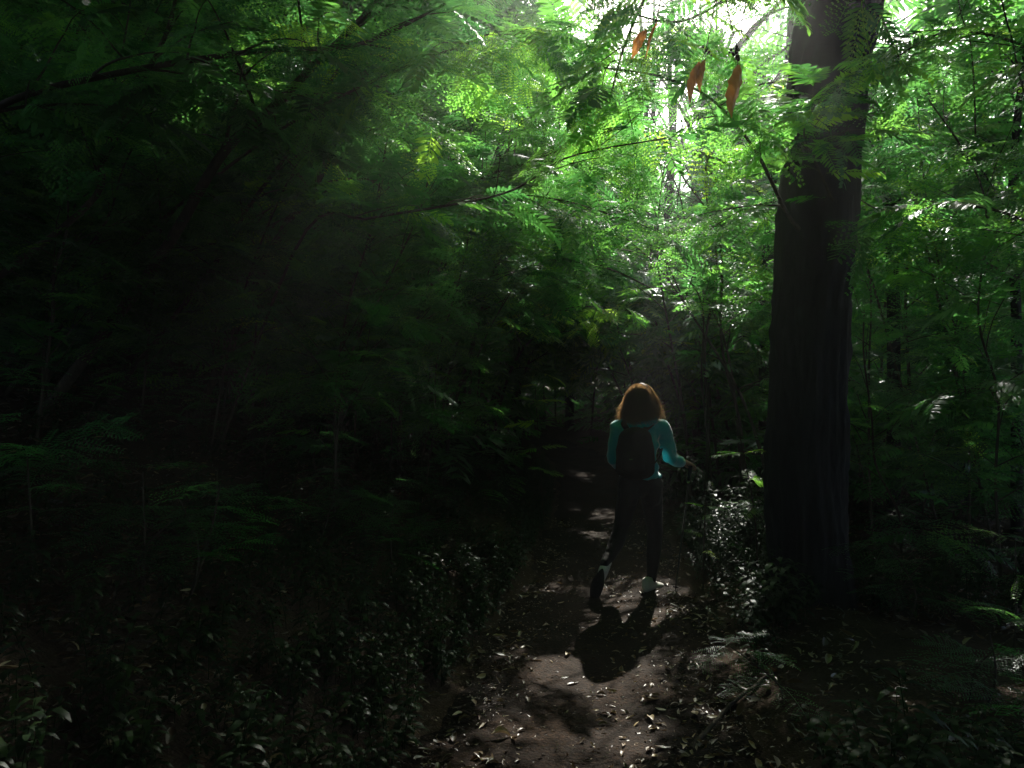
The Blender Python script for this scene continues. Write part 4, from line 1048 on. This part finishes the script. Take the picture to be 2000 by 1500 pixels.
chains = [torso, [(upch, (.09, .06, .04)), (neck, .052), (neck + [0, 0, .07], .048)],
          [(shL, .050), (upch, .062), (shR, .050)], [(hipL, .086), (hipR, .086)],
          leg(hipL, kneL, ankL), leg(hipR, kneR, ankR), arm(shL, elL, wrL), arm(shR, elR, wrR),
          [(headc + [0, 0, .015], (.073, .088, .095)), (headc + fwd * .01 + [0, 0, -.03], (.068, .080, .085))],
          [(headc + fwd * .045 + [0, 0, -.06], (.045, .045, .035)), (headc + fwd * .06 + [0, 0, -.075], (.030, .025, .022))],
          [(headc + fwd * .088 + [0, 0, .015], .010), (headc + fwd * .103 + [0, 0, -.018], .012)],
          [(headc + rgt * .074, (.010, .018, .028)), (headc + rgt * .077 + [0, 0, .008], (.010, .018, .028))],
          [(headc - rgt * .074, (.010, .018, .028)), (headc - rgt * .077 + [0, 0, .008], (.010, .018, .028))],
          [(ankL, .029), (heelL * .8 + ankL * .2, .025), ((heelL + toeL) / 2, .022), (toeL, .018)], [(ankR, .029), (heelR + [0, 0, .02], .024), ((heelR + toeR) / 2 + [0, 0, .01], .022), (toeR, .018)]]
# right hand closing round the grip
palm = [(wrR, .021), (wrR + hd * .03, (.023, .023, .018)), (wrR + hd * .07 , (.026, .026, .015))]
chains.append(palm)
for k_i, (off, ln) in enumerate([(-.030, .88), (-.010, 1.0), (.010, .95), (.029, .78)]):
    kn = wrR + hd * (.085 - abs(k_i - 1.3) * .004) + hs * off * .95 + [0, 0, .002]
    a = kn + (hd * .030 + np.array([0, 0, -.012])) * ln
    b = a + (hd * .006 + np.array([0, 0, -.024])) * ln
    c = b + (-hd * .018 + np.array([0, 0, -.008])) * ln
    chains.append([(wrR + hd * .045 + hs * off * .7, .0095), (kn, .0088), (a, .0080), (b, .0075), (c, .0065)])
th0 = wrR + hd * .028 - hs * .022 + [0, 0, -.008]
chains.append([(th0, .011), (th0 + hd * .022 - hs * .010 + [0, 0, -.022], .0095), (th0 + hd * .045 + hs * .002 + [0, 0, -.030], .0080)])
# relaxed left hand
hdL = unit([.25, .35, -.9]); hsL = unit(np.cross(hdL, [0, 1.0, 0]))
chains.append([(wrL, .021), (wrL + hdL * .03, .020), (wrL + hdL * .07, (.022, .022, .02))])
for k_i, (off, ln) in enumerate([(-.028, .85), (-.009, 1.0), (.010, .95), (.027, .78)]):
    kn = wrL + hdL * .08 + hsL * off; a = kn + (hdL * .034 + fwd * .008) * ln; b = a + (hdL * .02 + fwd * .014) * ln; c = b + (hdL * .008 + fwd * .016) * ln
    chains.append([(wrL + hdL * .045 + hsL * off * .7, .0095), (kn, .0088), (a, .008), (b, .0075), (c, .0065)])
t0_ = wrL + hdL * .025 + hsL * .022
chains.append([(t0_, .011), (t0_ + hdL * .025 + hsL * .014 + fwd * .01, .0095), (t0_ + hdL * .048 + hsL * .014 + fwd * .02, .008)])
person = empty("person", (float(pel[0]), float(pel[1]), 0.0))
tag(person, "walker in a teal hooded jacket and black leggings, seen from behind mid-stride with pole", "person")
link("body", blobs_to_mesh("body", chains, .0052, 3), M_SKIN, person)
for s in (-1, 1):
    e = MB(); e.add(*ball(headc + fwd * .079 + rgt * .030 * s + [0, 0, .004], (.012, .007, .006))); e.build("eye", M_EYE, person)
mo = MB(); mo.tube(np.array([headc + fwd * (.083 - abs(u) * .012) + rgt * u * .024 + [0, 0, -.052] for u in (-1, -.5, 0, .5, 1)]), [.002, .005, .006, .005, .002], 6); mo.build("mouth", M_LIP, person)
# leggings
lg = [[(pel + [0, 0, .03], (.148, .106, .06)), (pel + [0, 0, -.02], (.146, .106, .08))], [(hipL, .101), (hipR, .101)],
      [(p, r + .005) for p, r in leg(hipL, kneL, ankL, 1.01)][:-1], [(p, r + .005) for p, r in leg(hipR, kneR, ankR, 1.01)][:-1],
      [(hipL + [-.01, -.04, -.02], .075), (hipL + [-.01, -.02, -.10], .07)], [(hipR + [.01, -.04, -.02], .075), (hipR + [.01, -.02, -.10], .07)]]
def wr_leg(c): return .002 * noise.noise(Vector(c) * 18) + .0022 * noise.noise(Vector((c[0] * 10, c[1] * 10, c[2] * 45)))
link("leggings", blobs_to_mesh("leggings", lg, .007, 4, wr_leg), M_LEGGING, person)
# jacket
hem = pel + np.array([0, 0, .03])
def jarm(sh, el, wr): 
    d = unit(wr - el); return [(sh, .067), (sh * .5 + el * .5, .064), (el + [0, 0, -.008], .060), (el * .55 + wr * .45 + [0, 0, -.010], .055), (wr - d * .03 + [0, 0, -.004], .044), (wr - d * .008, .033)]
jk = [[oval(hem, .163, .118, .04), oval(waist, .140, .108, .06), oval(chest, .162, .116, .07), oval(upch, .155, .104, .06)],
      [(shL, .068), (upch + [0, 0, -.01], .096), (shR, .068)], [(upch + [0, 0, .02], (.10, .075, .04)), (neck + [0, 0, -.01], (.066, .062, .02))],
      jarm(shL, elL, wrL), jarm(shR, elR, wrR),
      [(elR + [0, 0, -.01], .054), (elR + (wrR - elR) * .25 + [0, 0, -.016], .052)]]
def wr_j(c):
    v = Vector(c); n = noise.noise(v * 7)
    fold = math.sin((c[0] * 34 + c[2] * 46) + 5.5 * n)
    ar = 1.0 if c[0] > shR[0] - .05 else .45
    return ar * .012 * fold * (max(0.0, .6 + .6 * noise.noise(v * 5 + Vector((3, 1, 2))))) + .006 * noise.noise(v * 14) - .001
link("jacket", blobs_to_mesh("jacket", jk, .0065, 3, wr_j), M_JACKET, person)
# hood, a soft roll lying behind the neck
hb = neck + np.array([0, 0, -.01]); ring = []
for k in range(15):
    a = R(-170 + 340 * k / 14) - math.pi / 2          # open at the front (+fwd)
    back = max(0, -math.sin(a))
    ring.append((hb + rgt * math.cos(a) * .115 + fwd * math.sin(a) * .085 + np.array([0, 0, .012 - .045 * back]), (.026 + .014 * back, .026 + .014 * back, .022 + .010 * back)))
hoodc = [ring, [(hb - fwd * .085 + [0, 0, -.04], (.085, .035, .032)), (hb - fwd * .105 + [0, 0, -.095], (.045, .025, .028))]]
link("hood", blobs_to_mesh("hood", hoodc, .006, 3, lambda c: .006 * math.sin(c[2] * 120 + c[0] * 25 + 2 * noise.noise(Vector(c) * 9))), M_JACKET, person)
# shoes
def shoe(name, heel, toe, ank, kn_, solemat=True):
    d = unit(toe - heel); 
    up = unit(ank - heel - d * np.dot(ank - heel, d)); sd = np.cross(d, up)
    root = link(name, blobs_to_mesh(name, [[(heel + up * .018, .033), (heel + d * .08 + up * .02, .034), (toe - d * .05 + up * .010, (.040, .040, .028)), (toe - d * .006 + up * .003, (.035, .035, .021))],
                                         [(heel + up * .025, .034), (heel + up * .065 + d * .008, .036)], [(heel + up * .06 + d * .03, .036), (heel + d * .12 + up * .026, .031)]], .005, 3), M_WHITE, person)
    mb = MB(); n = 28; ringv = []
    for lv, hgt in enumerate((-.030, -.012)):
        for k in range(n):
            a = 2 * math.pi * k / n; L = np.linalg.norm(toe - heel)
            x = (L / 2 + .036) * math.cos(a); wv = .040 + .008 * math.cos(a) - .006 * math.cos(2 * a)
            ringv.append((heel + toe) / 2 + d * x + sd * wv * math.sin(a) * (1.02 if lv == 0 else .98) + up * hgt)
    V = np.array(ringv + [(heel + toe) / 2 + up * -.031, (heel + toe) / 2 + up * -.011])
    Fq = [[k, (k + 1) % n, n + (k + 1) % n, n + k] for k in range(n)] + [[2 * n, (2 * k + 2) % n, 2 * k + 1, 2 * k] for k in range(n // 2)] + [[2 * n + 1, n + 2 * k, n + 2 * k + 1, n + (2 * k + 2) % n] for k in range(n // 2)]
    mb.add(V, Fq); mb.build("sole", M_RUBBER if solemat else M_WHITE, root)
    lc = MB()
    for k in range(4):
        c = heel + d * (.07 + .022 * k) + up * (.066 - .010 * k)
        lc.tube(np.array([c + sd * .02 * u + up * (-.010 * u * u + .004) + d * .010 * u for u in (-1, -.5, 0, .5, 1)]), .0026, 5)
    lc.build("lace", M_SOCK, root)
    sk = MB(); a0 = heel + up * .075 + d * .01; sk.tube(resample(np.array([a0 - up * .02, a0 * .5 + ank * .5 + up * .004, ank, kn_]), 4), [.037, .037, .036, .036], 14, cap=False); sk.build("sock", M_SOCK, root)
shoe("shoe", heelL, toeL, ankL, ankL * .85 + kneL * .15); shoe("shoe", heelR, toeR, ankR, ankR * .85 + kneR * .15, False)
# hair: a wavy bob
g = np.random.default_rng(77)
hc = headc + np.array([0, 0, .012])
cap_ = blobs_to_mesh("hair", [[(hc - fwd * .012 + [0, 0, .005], (.088, .100, .098)), (hc - fwd * .020 + [0, 0, -.06], (.095, .085, .08)), (hc - fwd * .022 + [0, 0, -.125], (.095, .068, .05))]], .008, 3, lambda c: .005 * math.sin(c[0] * 70 + 3 * noise.noise(Vector(c) * 9)) + .006 * noise.noise(Vector(c) * 25))
# hollow where the face is
hair = link("hair", cap_, M_SCALP, person)
import bmesh
bm = bmesh.new(); bm.from_mesh(cap_)
dele = []
for v in bm.verts:
    q = np.array(v.co) - hc
    if np.dot(q, fwd) > .035 and q[2] < .055 and abs(np.dot(q, rgt)) < .078: dele.append(v)
bmesh.ops.delete(bm, geom=dele, context='VERTS'); bm.to_mesh(cap_); bm.free()
V, Fq = [], []; n0 = 0
for k in range(6500):
    az = g.uniform(-math.pi, math.pi)
    fr = math.cos(az)                        # +1 = front
    el = g.uniform(R(5), R(88))
    if fr > .45 and el < R(48): el = g.uniform(R(50), R(88))
    rd = np.array([1.06 * .086, .104, .100])
    o = rgt * math.sin(az) * math.cos(el) * rd[0] + fwd * math.cos(az) * math.cos(el) * rd[1] + np.array([0, 0, math.sin(el) * rd[2]])
    p = hc - fwd * .01 + o
    out = unit(rgt * math.sin(az) + fwd * min(math.cos(az), .2) )
    zend = hc[2] - .182 + g.normal(0, .016) - .02 * max(0, -fr)
    zend += .028 * (((math.floor(az * 5.2 + 3 * el) * .733) % 1) - .4) + .020 * max(0, math.sin(az))
    L = p[2] - zend; nseg = 7; pts = []
    lift = g.uniform(.004, .018); cl_ = math.floor(az * 5.2 + 3 * el); ph = (cl_ * 2.399) % 6.28 + g.normal(0, .35); amp = .010 + .014 * ((cl_ * .618) % 1); fly = 1 + (g.random() < .16) * g.uniform(.4, 2.0) + .9 * max(0, math.sin(az)) * ((cl_ * .37) % 1)
    spread = .016 * fly * (1 if fr < .5 else .6)
    for i in range(nseg):
        t = i / (nseg - 1)
        c = p + out * (math.cos(el) * .0 + (spread + (1 - math.cos(el)) * .062) * (math.sin(min(t, .85) * math.pi * .58)) + lift) + np.array([0, 0, -L * t ** (1.35 if el > R(50) else 1.05)])
        c = c + rgt * amp * math.sin(t * 11 + ph) * t * 1.5 + fwd * amp * math.cos(t * 9 + ph) * t
        if fr > .25: c = c + rgt * (1 if math.sin(az) > 0 else -1) * (.062 * (fr - .1) * min(1, t * 1.7)) - fwd * .03 * t
        if t > .7: c = c + out * (.012 * fly + .016 * max(0, math.sin(az)) * ((cl_ * .37) % 1)) * (t - .7) * 3.3
        pts.append(c)
    pts = np.array(pts); tg = unit(np.gradient(pts, axis=0)); s = unit(np.cross(tg, out + np.array([0, 0, .01]))); w = g.uniform(.0007, .0014)
    ws = w * np.array([1, 1, 1, 1, .9, .7, .2])[:, None]
    V.append(np.stack([pts - s * ws, pts + s * ws], 1).reshape(-1, 3)); a = np.arange(nseg - 1) * 2 + n0
    Fq.append(np.stack([a, a + 1, a + 3, a + 2], -1)); n0 += nseg * 2
link("hair_strands", np_mesh("hair_strands", np.vstack(V), np.vstack(Fq), True), M_HAIR, hair)
# backpack
bk = chest - fwd * .15; bp_root = empty("backpack", tuple(bk)); tag(bp_root, "small black backpack worn on the walker's back", "backpack")
bpack = lambda c, a, b_, h: (c, (a, b_, h))
link("bag", blobs_to_mesh("bag", [[(bk + [0, 0, .035], (.128, .078, .085)), (bk + [0, 0, -.06], (.148, .088, .085)), (bk + [0, 0, -.20], (.152, .088, .08))]], .008, 3, lambda c: .004 * noise.noise(Vector(c) * 14)), M_PACK, bp_root)
link("front_pocket", blobs_to_mesh("front_pocket", [[(bk - fwd * .075 + [0, 0, -.10], (.085, .035, .05)), (bk - fwd * .075 + [0, 0, -.18], (.090, .038, .05))]], .007, 3), M_PACK, bp_root)
for s, sh in ((-1, shL), (1, shR)):
    inner = sh + (upch - sh) * .32
    pts = [bk + rgt * s * .07 + fwd * .03 + [0, 0, .10], inner - fwd * .075 + [0, 0, .045], inner + [0, 0, .078], inner + fwd * .075 + [0, 0, .03], inner + fwd * .11 + rgt * s * .03 + [0, 0, -.12], chest + rgt * s * .158 + fwd * .02 + [0, 0, -.10], bk + rgt * s * .125 + fwd * .04 + [0, 0, -.17]]
    P = resample(np.array(pts), 40); tg = unit(np.gradient(P, axis=0)); sd = unit(np.cross(tg, np.array([0, 0, 1.0]) * .2 + unit(P - (chest + [0, 0, .05])))); nr = np.cross(sd, tg)
    w = .021; th = .004
    V = np.stack([P - sd * w - nr * th, P + sd * w - nr * th, P + sd * w + nr * th, P - sd * w + nr * th], 1).reshape(-1, 3)
    i = np.arange(39)[:, None] * 4; j = np.arange(4)[None]; j2 = (j + 1) % 4
    link("strap", np_mesh("strap", V, np.stack([i + j, i + j2, i + 4 + j2, i + 4 + j], -1).reshape(-1, 4), False), M_PACK, bp_root)
bkl = MB(); c = bk - fwd * .115 + [0, 0, -.115] + rgt * -.01; bkl.tube(np.array([c - rgt * .012, c + rgt * .012]), .004, 6); bkl.build("buckle", M_STEEL, bp_root)
# trekking pole
tip = np.array([(1318 - 1000) / F * 5.80, 5.80, float(ground(1.22, 5.80)) - .01])
topp = grip + np.array([0, 0, .02])
dp = unit(topp - tip); Lp = np.linalg.norm(topp - tip)
pr = empty("trekking_pole", tuple(tip)); tag(pr, "thin black trekking pole held in the walker's right hand", "trekking pole")
def seg(nm, a, b_, r, m, sides=10):
    mb = MB(); mb.tube(np.array([tip + dp * (a + (b_ - a) * t) for t in np.linspace(0, 1, len(r))]), r, sides); return mb.build(nm, m, pr)
seg("tip_spike", 0, .05, [.002, .004], M_STEEL); seg("basket", .055, .062, [.022, .022], M_PACK)
seg("shaft", .05, .46, [.006, .006, .006], M_METAL); seg("lock_ring", .45, .48, [.0095, .0095], M_METAL); seg("shaft", .48, Lp - .11, [.0078, .0078], M_METAL); seg("collar", Lp - .155, Lp - .14, [.0105, .0105], M_STEEL)
seg("grip", Lp - .13, Lp + .012, [.012, .014, .012, .014, .015, .017, .012], M_PACK, 12)
st = MB(); q = topp - dp * .01; st.tube(resample(np.array([q, q - hd * .03 + [0, 0, -.03], wrR + [0, 0, -.035], wrR + [0, 0, .0] - hs * .03, q + [0, 0, .005]]), 16), .004, 6); st.build("wrist_strap", M_PACK, pr)

# ------------------------------------------------------------------ labels that single out each member of a group
ORD = "first second third fourth fifth sixth seventh eighth ninth tenth eleventh twelfth thirteenth fourteenth fifteenth sixteenth seventeenth eighteenth nineteenth twentieth".split()
def single_out(group, what, per_row=12):
    ms = [o for o in col.objects if o.get("group") == group and o.parent is None]
    ms.sort(key=lambda o: abs(o.location.y))
    rows = [ms[i:i + per_row] for i in range(0, len(ms), per_row)]
    for i, row in enumerate(rows):
        row.sort(key=lambda o: o.location.x / max(o.location.y, .3))
        nm = "nearest" if i == 0 else ("farthest" if i == len(rows) - 1 else ORD[i] + "-nearest")
        for j, o in enumerate(row):
            nth = "leftmost" if j == 0 else ("rightmost" if j == len(row) - 1 else ORD[j] + " from the left")
            o["label"] = f"{what}, {nth} in the {nm} row"
single_out("shaded saplings on the left bank", "shaded feathery sapling on the left bank")
single_out("thicket saplings behind the walker", "thicket sapling behind the walker")
single_out("distant thicket saplings", "distant thicket sapling beyond the bend")
single_out("saplings bending over the path beyond the walker", "sapling bending over the path")
single_out("feathery seedlings on the left bank", "feathery seedling among left bank litter")
single_out("feathery seedlings right of the path", "feathery seedling right of the path")
single_out("shaded undergrowth saplings on the right", "low sapling right of the trunk")
single_out("glossy herbs crowded beside the thick trunk", "upright shining herb beside the trunk")
single_out("dry leaves scattered over the near path", "small dry leaf on the path", 14)
single_out("shade trees behind the viewpoint", "shade tree behind the camera")
single_out("far trees of the wood", "far green tree of the wood")
single_out("leafy trees beyond the bend", "leafy tree beyond the bend")
single_out("tall shade trees of the wood", "tall shade tree of the wood")

# ------------------------------------------------------------------ haze
x0, x1, y0, y1, z0, z1 = -74, 74, -44, 94, -4.0, 18.0
hv = [[x, y, z] for z in (z0, z1) for y in (y0, y1) for x in (x0, x1)]
hf = [[0, 2, 3, 1], [4, 5, 7, 6], [0, 1, 5, 4], [2, 6, 7, 3], [0, 4, 6, 2], [1, 3, 7, 5]]
m = bpy.data.materials.new("haze"); m.use_nodes = True; nt = m.node_tree; nt.nodes.remove(nt.nodes["Principled BSDF"])
pv = nt.nodes.new("ShaderNodeVolumePrincipled"); pv.inputs["Density"].default_value = HAZE_DENSITY; pv.inputs["Anisotropy"].default_value = HAZE_G
pv.inputs["Color"].default_value = (0.90, 0.96, 1.0, 1)
nt.links.new(pv.outputs[0], nt.nodes["Material Output"].inputs["Volume"])
hz = link("haze", np_mesh("haze", hv, hf), m); tag(hz, "thin mist under the trees that also stands in for lens glare", "haze", kind="stuff")  # mist volume, also standing in for the veiling lens glare near the sun
